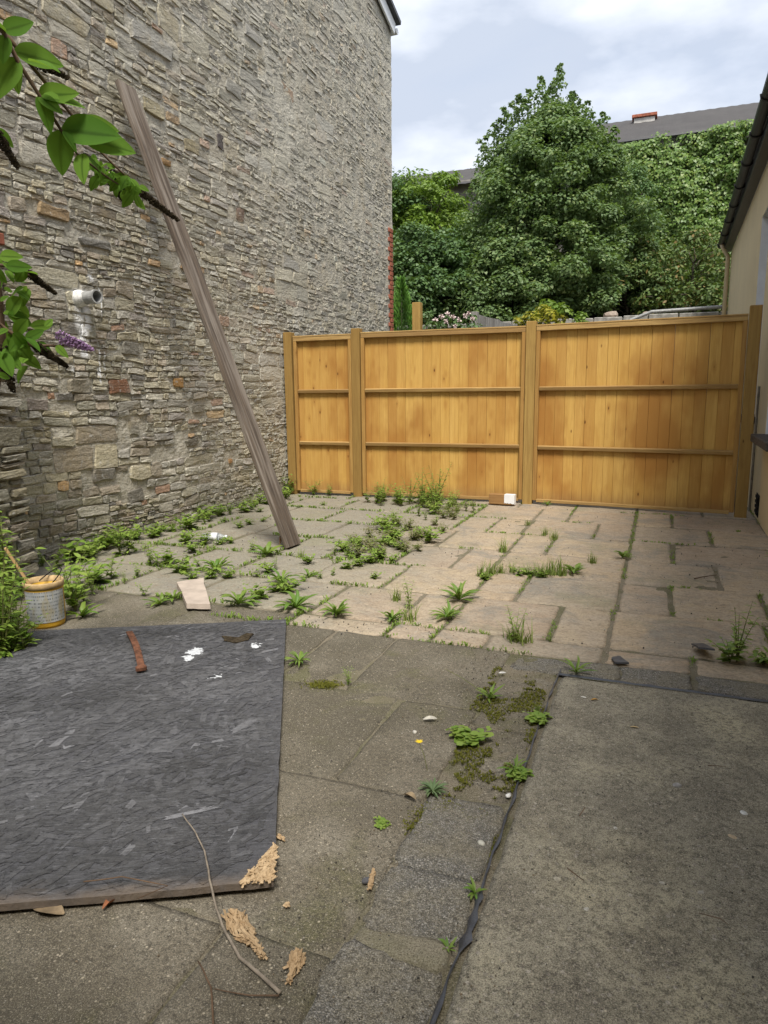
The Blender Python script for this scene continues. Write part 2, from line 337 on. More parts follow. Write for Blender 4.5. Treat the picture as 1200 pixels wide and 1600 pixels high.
M_GREYPIPE = plain('grey_pipe', (0.30, 0.30, 0.29), 0.55, 0.4, 0.25, 25)
M_DARK = plain('dark_void', (0.012, 0.011, 0.01), 0.9, 0.1, 0.2)
M_BRICK = plain('red_brick', (0.30, 0.105, 0.065), 0.9, 0.2, 0.35, 14, 0.8)
M_SILL = plain('dark_stone_sill', (0.075, 0.066, 0.06), 0.8, 0.3, 0.6, 45, 0.8)

def render_mat():
    m, t, b, o = mat('beige_render'); p = wpos(t)
    c = mixc(t, ramp(t, noise(t, p, 1.2, 5, 0.6), (0.35, 0.0), (0.7, 1.0)), (0.64, 0.535, 0.345), (0.57, 0.475, 0.31))
    c = mixc(t, ramp(t, noise(t, mapping(t, p, (8, 8, 0.8)), 1.0, 4, 0.6), (0.52, 0.0), (0.72, 0.35)), c, (0.45, 0.39, 0.27))
    S(t, b.inputs['Base Color'], c); b.inputs['Roughness'].default_value = 0.9; bump(t, b, noise(t, p, 45, 4, 0.7), 0.35, 0.004); return m
M_RENDER = render_mat()
def glass_mat():
    m, t, b, o = mat('window_glass'); b.inputs['Base Color'].default_value = (0.03, 0.035, 0.04, 1); b.inputs['Roughness'].default_value = 0.06; b.inputs['Specular IOR Level'].default_value = 0.7; return m
M_GLASS = glass_mat()
def clear_mat():
    m, t, b, o = mat('clear_plastic'); b.inputs['Base Color'].default_value = (0.85, 0.9, 0.93, 1); b.inputs['Roughness'].default_value = 0.12; b.inputs['Transmission Weight'].default_value = 0.75; b.inputs['IOR'].default_value = 1.2; return m
M_CLEAR = clear_mat()
def osb_mat():
    m, t, b, o = mat('black_painted_strand_board'); oc = coords(t, 'Object'); ti = attr(t); p = oc
    x = sepxyz(t, oc)
    g = noise(t, oc, 55, 4, 0.7)
    c = mixc(t, ramp(t, noise(t, oc, 2.2, 4, 0.6), (0.35, 0.0), (0.68, 0.55)), ti, (0.075, 0.073, 0.072))
    f1 = noise(t, mapping(t, oc, (14, 150, 1), rot=(0, 0, -.65)), 1.0, 5, .7, 1.2); f2 = noise(t, mapping(t, oc, (16, 120, 1), rot=(0, 0, .25)), 1.0, 5, .7, 1.5)
    pick = ramp(t, noise(t, oc, 7, 3, .6), (.46, 0.0), (.54, 1.0)); ff = mixc(t, pick, f1, f2)
    c = mixc(t, ramp(t, ff, (0.36, 0.7), (0.48, 0.0)), c, (0.03, 0.03, 0.034)); c = mixc(t, ramp(t, ff, (0.54, 0.0), (0.68, 0.45)), c, (0.21, 0.215, 0.235))
    c = mixc(t, ramp(t, g, (0.33, 0.6), (0.52, 0.0)), c, (0.018, 0.018, 0.02))
    wear = math_(t, 'ADD', x[1], math_(t, 'MULTIPLY', noise(t, mapping(t, oc, (5, 9, 1)), 1.0, 4, 0.7), 0.13))
    c = mixc(t, math_(t, 'MULTIPLY', sstep(t, wear, 0.125, 0.045), 0.75), c, (0.19, 0.145, 0.105))
    sp = None; spn = noise(t, oc, 38, 3, 0.7)
    for (u, v, r) in ((-0.40, 1.56, 0.035), (-0.415, 1.49, 0.022), (-0.13, 1.60, 0.02), (-0.27, 1.27, 0.014)):
        dx = math_(t, 'SUBTRACT', x[0], u); dy = math_(t, 'MULTIPLY', math_(t, 'SUBTRACT', x[1], v), 0.7)
        d = math_(t, 'SQRT', math_(t, 'ADD', math_(t, 'MULTIPLY', dx, dx), math_(t, 'MULTIPLY', dy, dy)))
        k = sstep(t, math_(t, 'ADD', d, math_(t, 'MULTIPLY', math_(t, 'SUBTRACT', spn, 0.5), 0.11)), r, r * 0.8)
        sp = k if sp is None else math_(t, 'MAXIMUM', sp, k)
    c = mixc(t, sp, c, (0.62, 0.64, 0.66))
    S(t, b.inputs['Base Color'], c); b.inputs['Roughness'].default_value = 0.58; b.inputs['Specular IOR Level'].default_value = 0.45
    bump(t, b, math_(t, 'ADD', g, ff), 0.7, 0.006); return m
M_OSB = osb_mat()

def leaf_mat(name, a, b_, rough=0.5, trans=0.35, spec=0.35, third=None, per='attr'):
    m, t, b, o = mat(name)
    if per == 'attr':
        s = N(t, 'ShaderNodeSeparateColor'); t.links.new(attr(t), s.inputs[0]); r, r2 = s.outputs[0], s.outputs[1]
    else:
        r = N(t, 'ShaderNodeObjectInfo').outputs['Random']; r2 = noise(t, wpos(t), 14, 3)
    c = mixc(t, r, a, b_)
    if per == 'obj':
        sr = N(t, 'ShaderNodeSeparateColor'); t.links.new(attr(t), sr.inputs[0]); c = mixc(t, ramp(t, sr.outputs[0], (.80, 0.0), (.95, .7)), c, tuple(x * (.45 if name == 'buddleia_leaf' else 1.5) for x in a))
    if third: c = mixc(t, ramp(t, r2, (0.80, 0.0), (0.95, 0.9)), c, third)
    S(t, b.inputs['Base Color'], c); b.inputs['Roughness'].default_value = rough; b.inputs['Specular IOR Level'].default_value = spec
    tr = N(t, 'ShaderNodeBsdfTranslucent'); S(t, tr.inputs[0], mixc(t, 0.5, c, (0.25, 0.40, 0.03)))
    ms = N(t, 'ShaderNodeMixShader'); ms.inputs[0].default_value = trans
    t.links.new(b.outputs[0], ms.inputs[1]); t.links.new(tr.outputs[0], ms.inputs[2]); t.links.new(ms.outputs[0], o.inputs[0]); return m
M_SYC = leaf_mat('sycamore_leaf', (0.095, 0.160, 0.055), (0.165, 0.240, 0.092), 0.5, 0.28, 0.35, (0.23, 0.29, 0.10))
M_DARKLEAF = leaf_mat('dark_leaf', (0.062, 0.125, 0.042), (0.118, 0.195, 0.062), 0.5, 0.2, 0.4)
M_LIME = leaf_mat('lime_leaf', (0.12, 0.21, 0.03), (0.20, 0.29, 0.045), 0.5, 0.3)
M_IVY = leaf_mat('ivy_leaf', (0.085, 0.165, 0.03), (0.155, 0.24, 0.045), 0.45, 0.2, 0.45, (0.20, 0.26, 0.05))
M_BRAMBLE = leaf_mat('bramble_leaf', (0.075, 0.125, 0.035), (0.13, 0.18, 0.05), 0.55, 0.2, 0.3, (0.22, 0.14, 0.05))
M_YELLOW = leaf_mat('yellow_leaf', (0.24, 0.25, 0.025), (0.42, 0.36, 0.03), 0.5, 0.35)
M_CONIFER = leaf_mat('conifer_spray', (0.08, 0.20, 0.03), (0.15, 0.30, 0.05), 0.6, 0.15)
M_WEED = leaf_mat('weed_leaf', (0.15, 0.26, 0.035), (0.27, 0.36, 0.07), 0.5, 0.3)
M_WEEDOBJ = leaf_mat('broad_weed_leaf', (0.11, 0.21, 0.035), (0.20, 0.27, 0.05), 0.5, 0.3, 0.35, None, 'obj')
M_GREYWEED = leaf_mat('grey_green_leaf', (0.10, 0.16, 0.07), (0.16, 0.22, 0.10), 0.6, 0.2, 0.3, None, 'obj')
M_GRASS = leaf_mat('grass_blade', (0.15, 0.225, 0.045), (0.26, 0.30, 0.08), 0.55, 0.3)
M_BUD = leaf_mat('buddleia_leaf', (0.075, 0.175, 0.02), (0.15, 0.27, 0.035), 0.75, 0.45, 0.12, None, 'obj')
M_MOSS = leaf_mat('moss', (0.10, 0.11, 0.018), (0.17, 0.16, 0.03), 0.9, 0.1, 0.1)
M_REDWEED = leaf_mat('reddish_weed_leaf', (0.17, 0.13, 0.07), (0.19, 0.23, 0.07), 0.6, 0.25)
M_BARK = plain('bark', (0.10, 0.085, 0.065), 0.9, 0.2, 0.4, 12, 0.6)
M_STEM = plain('green_stem', (0.16, 0.17, 0.06), 0.7, 0.3, 0.3, 12)
M_BROWNSTEM = plain('brown_stem', (0.12, 0.075, 0.045), 0.75, 0.3, 0.3, 20)
M_DEADFL = plain('dead_flower', (0.045, 0.035, 0.022), 0.95, 0.1, 0.5, 60)
M_PURPLE = plain('purple_flower', (0.42, 0.26, 0.46), 0.7, 0.2, 0.3, 60)
M_PINKFL = plain('pale_pink_flower', (0.62, 0.50, 0.48), 0.8, 0.2, 0.25, 40)

# ------------------------------------------------------------------ ground
def sheet(name, x0, x1, y0, y1, z, m, kind='structure', parent=None):
    mb = MB(); mb.add([(x0, y0, z), (x1, y0, z), (x1, y1, z), (x0, y1, z)], [(0, 1, 2, 3)]); o = mb.build(name, m, parent)
    if kind: o['kind'] = kind
    return o
sheet('ground', -400, 400, -400, 400, -0.08, M_SOIL)
def rough_sheet(name, x0, x1, y0, y1, z, m, step=0.03, amp=0.006, fn=None):
    nx = max(2, int((x1 - x0) / step)); ny = max(2, int((y1 - y0) / step)); v = []; f = []
    for j in range(ny + 1):
        for i in range(nx + 1):
            x = x0 + (x1 - x0) * i / nx; y = y0 + (y1 - y0) * j / ny
            v.append((x, y, z + amp * (nz(x * 9, y * 9) + 0.7 * nz(x * 28, y * 28, 3)) + (fn(x, y) if fn else 0)))
    for j in range(ny):
        for i in range(nx): a = j * (nx + 1) + i; f.append((a, a + 1, a + nx + 2, a + nx + 1))
    mb = MB(); mb.add(v, f); o = mb.build(name, m, smooth=True); o['kind'] = 'structure'; return o
patio = rough_sheet('patio', -4.3, 1.6, 0.2, 7.9, -0.0080, M_JOINT, 0.05, 0.004)

def slab(name, x0, x1, y0, y1, m, parent, ztop=0.0, thick=0.05, gap=0.008, res=0.055, amp=0.003, edge=0.012, seed=0.0, tilt=0.004):
    x0 += gap * random.uniform(.5, 1.3); x1 -= gap * random.uniform(.5, 1.3); y0 += gap * random.uniform(.15, .55); y1 -= gap * random.uniform(.15, .55)
    cx, cy = (x0 + x1) / 2, (y0 + y1) / 2; hx, hy = (x1 - x0) / 2, (y1 - y0) / 2
    nx = max(4, int(2 * hx / res)); ny = max(4, int(2 * hy / res)); tx = random.uniform(-tilt, tilt); ty = random.uniform(-tilt, tilt); dz = random.uniform(-.004, .003)
    us = [-1] + [-1 + 0.02 / hx * 0.9] + [(-1 + 2 * i / nx) for i in range(1, nx)] + [1 - 0.02 / hx * 0.9] + [1]
    ws = [-1] + [-1 + 0.02 / hy * 0.9] + [(-1 + 2 * i / ny) for i in range(1, ny)] + [1 - 0.02 / hy * 0.9] + [1]
    nu, nw = len(us), len(ws); v = []; f = []
    for j, w in enumerate(ws):
        for i, u in enumerate(us):
            x, y = u * hx, w * hy; X, Y = cx + x, cy + y
            bx = 1 if i in (0, nu - 1) else 0; by = 1 if j in (0, nw - 1) else 0
            wob = 0.006 if res > .025 else 0.014
            if bx: x += wob * nz(Y * 14, seed + i) - math.copysign(0.002, x)
            if by: y += wob * nz(X * 14, seed + 7 + j)
            if bx and by: x *= 1 - 0.012 / hx; y *= 1 - 0.012 / hy
            z = amp * (nz(X * 7, Y * 7, seed) + 0.6 * nz(X * 19, Y * 19, seed)) + tx * x / hx + ty * y / hy
            if bx or by: z -= edge * (0.55 + 0.5 * nz(X * 11, Y * 11, 9))
            v.append((x, y, z))
    for j in range(nw - 1):
        for i in range(nu - 1): a = j * nu + i; f.append((a, a + 1, a + nu + 1, a + nu))
    per = [i for i in range(nu)] + [j * nu + nu - 1 for j in range(1, nw)] + [(nw - 1) * nu + i for i in range(nu - 2, -1, -1)] + [j * nu for j in range(nw - 2, 0, -1)]
    b0 = len(v)
    for k in per: v.append((v[k][0], v[k][1], -thick))
    n = len(per)
    for k in range(n): f.append((per[k], b0 + k, b0 + (k + 1) % n, per[(k + 1) % n]))
    mb = MB(); mb.add(v, f); return mb.build(name, m, parent, (cx, cy, ztop + dz), smooth=True)

rows = [  # y0, y1, joints on the right-hand side measured from the paving, then random to the left
    (3.05, 3.25, [-1.75, -1.2, -.965, -.70, -.165, .2, .52, .95]),
    (3.25, 3.84, [-1.72, -1.22, -.96, -.435, -.165, .55, .95]),
    (3.84, 4.44, [-1.525, -.965, -.71, -.155, .125, .60, .95]),
    (4.44, 5.08, [-1.68, -1.265, -.99, -.15, .41, .92]),
    (5.08, 5.75, [-1.555, -.99, -.72, -.14, .15, .92]),
    (5.75, 6.44, [-1.62, -1.32, -1.02, -.435, -.14, .45, .92]),
    (6.44, 7.11, [-1.62, -1.03, -.73, -.14, .17, .90]),
    (7.11, 7.72, [-1.9, -1.30, -.73, -.14, .45, .9])]
left = {3.25: [-4.05, -3.55, -3.12, -2.55], 3.84: [-4.05, -3.66, -3.12, -2.63, -2.05], 4.44: [-4.05, -3.72, -3.2, -2.62, -2.2], 5.08: [-4.05, -3.7, -3.17, -2.58, -2.0], 5.75: [-4.05, -3.45, -2.9, -2.35], 6.44: [-4.05, -3.66, -3.05, -2.3], 7.11: [-4.05, -3.2, -2.5]}
for (y0, y1, js) in rows:
    xs = left.get(y0, []) + js
    for a, b_ in zip(xs, xs[1:]):
        slab('paving_slab', a, b_, y0, y1, M_SAND, patio, 0.0, seed=a * 3 + y0, gap=0.011 if a < -1.7 else 0.010, amp=0.0035)
# concrete slabs in the foreground
for (x0, x1, y0, y1) in [(-1.44, -1.12, 2.43, 3.05), (-1.12, -.565, 2.41, 3.05), (-1.44, -.87, 1.79, 2.43), (-.87, -.565, 1.79, 2.41), (-1.2, -.565, 1.17, 1.79), (-.84, -.565, .5, 1.17), (-1.45, -.84, .5, 1.17), (-2.1, -1.45, .5, 1.17), (-2.75, -2.1, .5, 1.17),
                         (-1.8, -1.2, 1.17, 1.79), (-2.4, -1.8, 1.17, 1.79), (-1.75, -1.44, 2.43, 3.05), (-2.05, -1.44, 1.79, 2.43), (-2.35, -1.75, 2.43, 3.22), (-2.95, -2.35, 2.43, 3.22), (-2.65, -2.05, 1.79, 2.43), (-3.6, -2.95, 2.43, 3.22), (-4.05, -3.6, 2.43, 3.22), (-3.3, -2.65, 1.79, 2.43)]:
    slab('concrete_slab', x0, x1, y0, y1, M_CONC, patio, -0.002, gap=0.003, amp=0.0024, edge=0.006, seed=x0, tilt=0.003)
# block edging beside the concrete pad, mortar bands between the blocks
for (x0, x1, y0, y1) in [(-.572, -.342, .62, 1.225), (-.566, -.342, 1.275, 1.492), (-.570, -.342, 1.495, 1.83), (-.566, -.342, 1.835, 2.29), (-.566, -.342, 2.295, 2.85)]:
    slab('edging_block', x0, x1, y0, y1, M_AGG if y0 < 1.8 else M_CONC, patio, 0.001 if y0 < 1.8 else -0.006, gap=0.0, res=0.02, amp=0.004, edge=0.0015, seed=y0)
for (x0, x1, y0, y1) in [(-.54, -.09, 2.865, 3.04), (-.09, .185, 2.865, 3.04), (.205, .62, 2.865, 3.04), (.64, 1.08, 2.865, 3.04)]:
    slab('edging_block', x0, x1, y0, y1, M_AGG, patio, 0.002, gap=0.001, res=0.02, amp=0.004, edge=0.004, seed=x0)
for (x0, x1, y0, y1) in [(-.565, -.345, 1.205, 1.292)]:
    slab('mortar_band', x0, x1, y0, y1, M_BAND, patio, 0.007, gap=0.0, res=0.02, amp=0.006, edge=0.007, seed=x0)
pad = slab('concrete_pad', -.318, 2.2, -.6, 2.835, M_PAD, None, 0.004, thick=0.07, gap=0.0, res=0.035, amp=0.0035, edge=0.012, seed=3.3, tilt=0.002); pad['kind'] = 'structure'

# black plastic membrane standing proud in the joint beside the pad
mb = MB(); pts = []
prev = None
ys = np.arange(0.8, 2.90, 0.022)
for k, y in enumerate(ys):
    wv = 0.005 + 0.008 * abs(nz(y * 4.1, 2)) + (0.016 * max(0, nz(y * 31, 6) + .35) if 1.22 < y < 1.46 else 0) + 0.006 * nz(y * 13)
    x = -0.334 + 0.009 * nz(y * 3.3, 5) + 0.005 * nz(y * 11, 1)
    z = 0.003 + 0.006 * abs(nz(y * 7, 8))
    if 1.235 < y < 1.265: wv = .004
    pts.append([(x - wv * .6, y, 0.001), (x - wv * .35, y + .004 * nz(y * 30), z + .004), (x + .15 * wv, y, z * 1.1 + .006 + .004 * nz(y * 21, 4)), (x + wv * .8, y, 0.009 + .003 * nz(y * 17))])
v = [p for r_ in pts for p in r_]; f = []
for i in range(len(pts) - 1):
    for k in range(3): a = i * 4 + k; f.append((a, a + 1, a + 5, a + 4))
mb.add(v, f)
xs_ = np.arange(-0.33, 0.75, 0.03); v = []; f = []
for i, x in enumerate(xs_):
    w = 0.006 * (1 + .8 * nz(x * 6, 3)); v += [(x, 2.842 - w, .006), (x, 2.846 + .003 * nz(x * 13), .011 + .003 * nz(x * 19)), (x, 2.852 + w * .7, .003)]
    if i: a = (i - 1) * 3; f += [(a, a + 3, a + 4, a + 1), (a + 1, a + 4, a + 5, a + 2)]
mb.add(v, f)
o = mb.build('plastic_membrane', M_PLASTIC, smooth=True)
tag(o, 'strip of black plastic sheet sticking up along the edge of the concrete pad', 'plastic sheet')

# ------------------------------------------------------------------ rubble walls
PAL = [((.215, .20, .15), 5), ((.27, .245, .175), 5), ((.24, .225, .19), 4), ((.33, .305, .245), 2.5), ((.18, .148, .105), 2.2), ((.285, .25, .165), 3), ((.34, .205, .085), .35), ((.24, .125, .07), .25), ((.105, .095, .085), 1.0), ((.20, .175, .155), 1.0), ((.26, .215, .16), 2)]
PW = np.cumsum([w for _, w in PAL]); PW = PW / PW[-1]
def stone_tint(pale=0.0):
    c = PAL[int(np.searchsorted(PW, random.random()))][0]; k = random.uniform(.85, 1.15)
    return tuple(min(.6, (x * 1.62 * (1 - pale) + pale * g_) * k) for x, g_ in zip(c, (.56, .54, .47)))
def split(u0, u1, v0, v1, out, hmax):
    w, h = u1 - u0, v1 - v0
    if h > hmax or (h > 0.085 and random.random() < 0.4):
        s = v0 + h * random.uniform(.35, .65); split(u0, u1, v0, s, out, hmax); split(u0, u1, s, v1, out, hmax); return
    mxl = max(0.11, h * random.uniform(1.6, 6.0))
    if w > min(mxl, .55) and w > .12:
        s = u0 + w * random.uniform(.33, .67); split(u0, s, v0, v1, out, hmax); split(s, u1, v0, v1, out, hmax); return
    out.append((u0, u1, v0, v1))
def warp(u, v, A=1.0): return u + A * .03 * nz(u * 1.3, v * 1.7, 5), v + A * (.03 * nz(u * .7, v * .8, 11) + .014 * nz(u * 2.6, v * 2.4, 2))
def make_stone(u0, u1, v0, v1, depth, gap, tilt=0.0):
    """outline in (u,v) with three rings: buried base, chamfer, broken front"""
    cu, cv = (u0 + u1) / 2, (v0 + v1) / 2; hu, hv = (u1 - u0) / 2 - gap, (v1 - v0) / 2 - gap
    if hu < .012 or hv < .008: return None
    npt = 10; pts = []
    kx_ = random.uniform(.86, .98); base = [(-1, -.7), (-kx_, -1), (-.1, -1.02), (random.uniform(.84, .98), -1), (1, -.6), (1, .7), (random.uniform(.84, .98), 1), (.05, 1.03), (-random.uniform(.84, .98), 1), (-1, .6)]
    for (a, b_) in base:
        a *= random.uniform(.84, 1.06); b_ *= random.uniform(.74, 1.12)
        x, y = a * hu, b_ * hv; pts.append((cu + x * math.cos(tilt) - y * math.sin(tilt), cv + x * math.sin(tilt) + y * math.cos(tilt)))
    ch = min(.006, hv * .2); V = []; Fc = []
    ca, cb = random.uniform(-.004, .004), random.uniform(-.004, .004)
    for (x, y) in pts: V.append((*warp(x, y), -0.045))
    for (x, y) in pts: V.append((*warp(x, y), depth - random.uniform(.003, .008)))
    for (x, y) in pts:
        dx, dy = x - cu, y - cv; l = math.hypot(dx, dy) or 1
        V.append((*warp(x - dx / l * ch * random.uniform(.6, 1.5), y - dy / l * ch), depth + ca * dx / hu + cb * dy / hv + random.uniform(-.0035, .0035)))
    V.append((*warp(cu + hu * random.uniform(-.2, .2), cv + hv * random.uniform(-.2, .2)), depth + random.uniform(-.003, .004)))
    for r_ in (0, 1):
        for k in range(npt): Fc.append((r_ * npt + k, r_ * npt + (k + 1) % npt, (r_ + 1) * npt + (k + 1) % npt, (r_ + 1) * npt + k))
    for k in range(npt): Fc.append((2 * npt + k, 2 * npt + (k + 1) % npt, 3 * npt))
    return V, Fc, (cu, cv), hu * hv
def rubble(cells, tow, parent, nmain, forced=(), palef=None, gapf=None, depthf=None, mul=1.0):
    stones = []
    fr = []
    for (u, v, w, h, c) in forced:
        fr.append((u - w / 2, u + w / 2, v - h / 2, v + h / 2)); 
    for cl in cells:
        bad = False
        cu, cv = (cl[0] + cl[1]) / 2, (cl[2] + cl[3]) / 2
        for q in fr:
            if cl[0] < q[1] - .02 and cl[1] > q[0] + .02 and cl[2] < q[3] - .012 and cl[3] > q[2] + .012: bad = True
        if bad: continue
        s = make_stone(*cl, depthf(cu, cv), gapf(cu, cv), random.gauss(0, .06))
        if s: stones.append((*s, tuple(x * mul for x in stone_tint(palef(cu, cv)))))
    for (u, v, w, h, c) in forced:
        s = make_stone(u - w / 2, u + w / 2, v - h / 2, v + h / 2, depthf(u, v) + .006, .006); stones.append((*s, c))
    sc = []
    for i, s in enumerate(stones):
        W = [tow(*p) for p in s[0]]; pr = [proj(p) for p in W[20:30]]
        a = 0
        if all(pr):
            inside = any(-20 < p[0] < 1220 and -20 < p[1] < 1620 for p in pr)
            a = abs(sum(pr[k][0] * pr[(k + 1) % 10][1] - pr[(k + 1) % 10][0] * pr[k][1] for k in range(10))) * (1 if inside else .01)
        sc.append((a, i, W))
    sc.sort(key=lambda q: -q[0]); rest = MB()
    for n_, (a, i, W) in enumerate(sc):
        V, Fc, c, ar, tint = stones[i]
        if n_ < nmain:
            ctr = sum((Vector(w) for w in W), Vector()) / len(W)
            mb = MB(); mb.add([Vector(w) - ctr for w in W], Fc, tint); mb.build('stone', M_STONE, parent, ctr)
        else: rest.add(W, Fc, tint)
    if rest.v:
        o = rest.build('small_stones', M_STONE, parent); o['kind'] = 'stuff'

WX = -4.077
def vtop(y): return 6.60 + (10.95 - y) * 0.30
house = empty('stone_house', (0, 0, 0)); tag(house, 'tall gable end of rubble stone rising along the left of the yard', 'house')
# mortar face as a rough relief
v = []; f = []; Y0, Y1 = 1.4, 10.97; du = 0.03; nu = int((Y1 - Y0) / du); nv = int(8.4 / 0.03)
def gaprough(y, z):  # heavy flush pointing towards the far upper end, raked joints near the pier
    k = max(0, min(1, (y - 4.6) / 2.8)) * .75 + .25 * max(0, min(1, (z - 2.2) / 1.5)); return k
idx = {}
for j in range(nv + 1):
    for i in range(nu + 1):
        y = Y0 + (Y1 - Y0) * i / nu; z = -.1 + 8.5 * j / nv
        k = gaprough(y, z)
        d = -.012 + .009 * k + .008 * max(0, nz(y * 1.1, z * 1.3, 21)) + (.004 + .004 * k) * nz(y * 6, z * 6, 1) + .005 * nz(y * 17, z * 17, 4) + .003 * nz(y * 40, z * 40, 9)
        v.append((WX + d, y, min(z, vtop(y))))
f = [(j * (nu + 1) + i, j * (nu + 1) + i + 1, (j + 1) * (nu + 1) + i + 1, (j + 1) * (nu + 1) + i) for j in range(nv) for i in range(nu) if (-.1 + 8.5 * j / nv) < vtop(Y0 + (Y1 - Y0) * i / nu)]
mb = MB(); mb.add(v, f); hw = mb.build('wall', M_MORTAR, house)
# body of the house behind the face
mb = MB(); mb.box((WX - 3.1, 6.2, 3.2), (3.05, 4.75, 3.35)); mb.build('house_body', M_MORTAR, house)
cells = []
vrow = -.08
while vrow < 7.9:
    hrow = random.uniform(.17, .36); u = 1.5 - random.uniform(0, .5)
    while u < 10.84:
        w = random.uniform(.5, 1.3); u1 = min(u + w, 10.90)
        if 10.90 - u1 < .12: u1 = 10.90
        tmp = []; split(u, u1, vrow, vrow + hrow, tmp, random.choice([.06, .08, .10, .13, .17, .22]))
        for cl in tmp:
            cz = (cl[2] + cl[3]) / 2; cyy = (cl[0] + cl[1]) / 2
            if cz < min(vtop(cyy) - .12, 1.93 + .46 * cyy + 1.2) and cl[0] > 1.4 and not (cyy > 10.72 and 2.0 < cz < 3.75): cells.append(cl)
        u = u1
    vrow += hrow
def WP(px, py): p = on(px, py, 0, WX); return p.y, p.z
FORCED = []
for (px, py, w, h, c) in [(187, 603, .24, .12, (.25, .115, .06)), (280, 597, .15, .10, (.40, .215, .065)), (345, 222, .13, .16, (.085, .07, .07)), (449, 146, .34, .14, (.42, .30, .21)), (236, 62, .55, .15, (.37, .355, .315)),
                         (240, 168, .26, .13, (.36, .315, .205)), (300, 228, .24, .11, (.34, .29, .18)), (208, 668, .12, .13, (.27, .25, .20)), (205, 543, .22, .12, (.215, .20, .165)), (160, 742, .26, .11, (.16, .145, .12)), (212, 772, .20, .12, (.19, .175, .145)), (125, 603, .22, .11, (.29, .255, .19)), (60, 636, .20, .10, (.28, .235, .20)),
                         (300, 420, .36, .07, (.30, .19, .095)), (260, 252, .13, .06, (.38, .23, .10)), (395, 55, .35, .12, (.38, .365, .325)), (365, 140, .30, .13, (.36, .345, .30)), (470, 605, .26, .09, (.19, .165, .135)), (535, 460, .30, .12, (.28, .27, .22)), (375, 335, .16, .14, (.22, .15, .12)), (150, 380, .34, .07, (.21, .20, .18)), (85, 330, .3, .09, (.33, .225, .12)), (300, 690, .2, .09, (.2, .18, .14)), (310, 638, .2, .09, (.23, .205, .155)), (360, 720, .08, .06, (.40, .22, .09))]:
    y_, z_ = WP(px, py); FORCED.append((y_, z_, w, h, c))
def wall_to_world(u, v, d): return (WX + d, u, v)
rubble(cells, wall_to_world, hw, 300, FORCED, palef=lambda u, v: .10 + .5 * gaprough(u, v), gapf=lambda u, v: random.uniform(.001, .006), depthf=lambda u, v: random.uniform(-.004, .009) - .005 * gaprough(u, v) * random.random())
# brick quoin low on the far corner
mb = MB(); bbox(mb, (0, 0, 0), (.012, .06, .031), .004); bme = mb.mesh('brick', M_BRICK)
for k in range(24):
    link('brick', bme, hw, (WX + .002 + random.uniform(-.002, .004), 10.90 - (.035 if k % 2 else 0), 2.03 + k * .072), (random.uniform(-.02, .02), 0, 0), (1, 1.0 + (.5 if k % 2 else 0), 1))
# verge: white bargeboard, gutter end, roof
mb = MB(); ang = math.atan(0.30); Mx = Matrix.Rotation(-ang, 3, 'X')
bbox(mb, (WX + .045, 10.99 - 2.4, vtop(10.99) + .02 + 2.4 * .30), (.014, 2.4 / math.cos(ang), .085), .003, Mx); mb.build('bargeboard', M_WHITE, house)
mb = MB(); bbox(mb, (WX - 2.9, 10.99 - 2.4, vtop(10.99) + .16 + 2.4 * .30), (3.02, 2.5 / math.cos(ang), .03), .003, Mx); mb.build('roof', M_SLATE, house)
mb = MB(); mb.tube([(WX + .07, 11.06, 6.60), (WX - 3, 11.06, 6.60)], .045, 8); mb.build('gutter', M_WHITE, house)

# pier at the near left end
pier = empty('stone_pier', (-3.85, 2.6, 0)); tag(pier, 'dark rubble stone pier at the left edge behind the weeds', 'wall')
PX = -3.60; PYF = 3.20
mb = MB(); v = []; nu, nv = 48, 76
def pg(j, i): return PX - .012 + .012 * nz(i * .2, j * .2, 7) + .008 * nz(i * .7, j * .7)
for j in range(nv + 1):
    for i in range(nu + 1): v.append((pg(j, i), 1.8 + (PYF - .02 - 1.8) * i / nu, -.05 + 2.12 * j / nv))
mb.add(v, [(j * (nu + 1) + i, j * (nu + 1) + i + 1, (j + 1) * (nu + 1) + i + 1, (j + 1) * (nu + 1) + i) for j in range(nv) for i in range(nu)])
mb.box((-3.86, 2.49, 1.0), (.235, .68, 1.06)); pw = mb.build('wall', M_MORTAR, pier, (3.85, -2.6, 0))
cells = []; vrow = -.05
while vrow < 2.0:
    hrow = random.uniform(.16, .28); tmp = []; split(1.85, PYF + random.uniform(-.02, .03), vrow, min(vrow + hrow, 2.04), tmp, .15); cells += tmp; vrow += hrow
rubble(cells, lambda u, v, d: (PX + d, u, v), pw, 120, (), palef=lambda u, v: 0.0, gapf=lambda u, v: random.uniform(.006, .013), depthf=lambda u, v: random.uniform(0, .03), mul=0.5)
for k in range(6):
    mb = MB(); bbox(mb, (0, 0, 0), (.11, .10, .033), .006); mb.build('brick', M_BRICK, pw, (-3.70, 3.10 - k * .225, 2.07 + random.uniform(-.006, .006)), (0, 0, random.uniform(-.04, .04)))

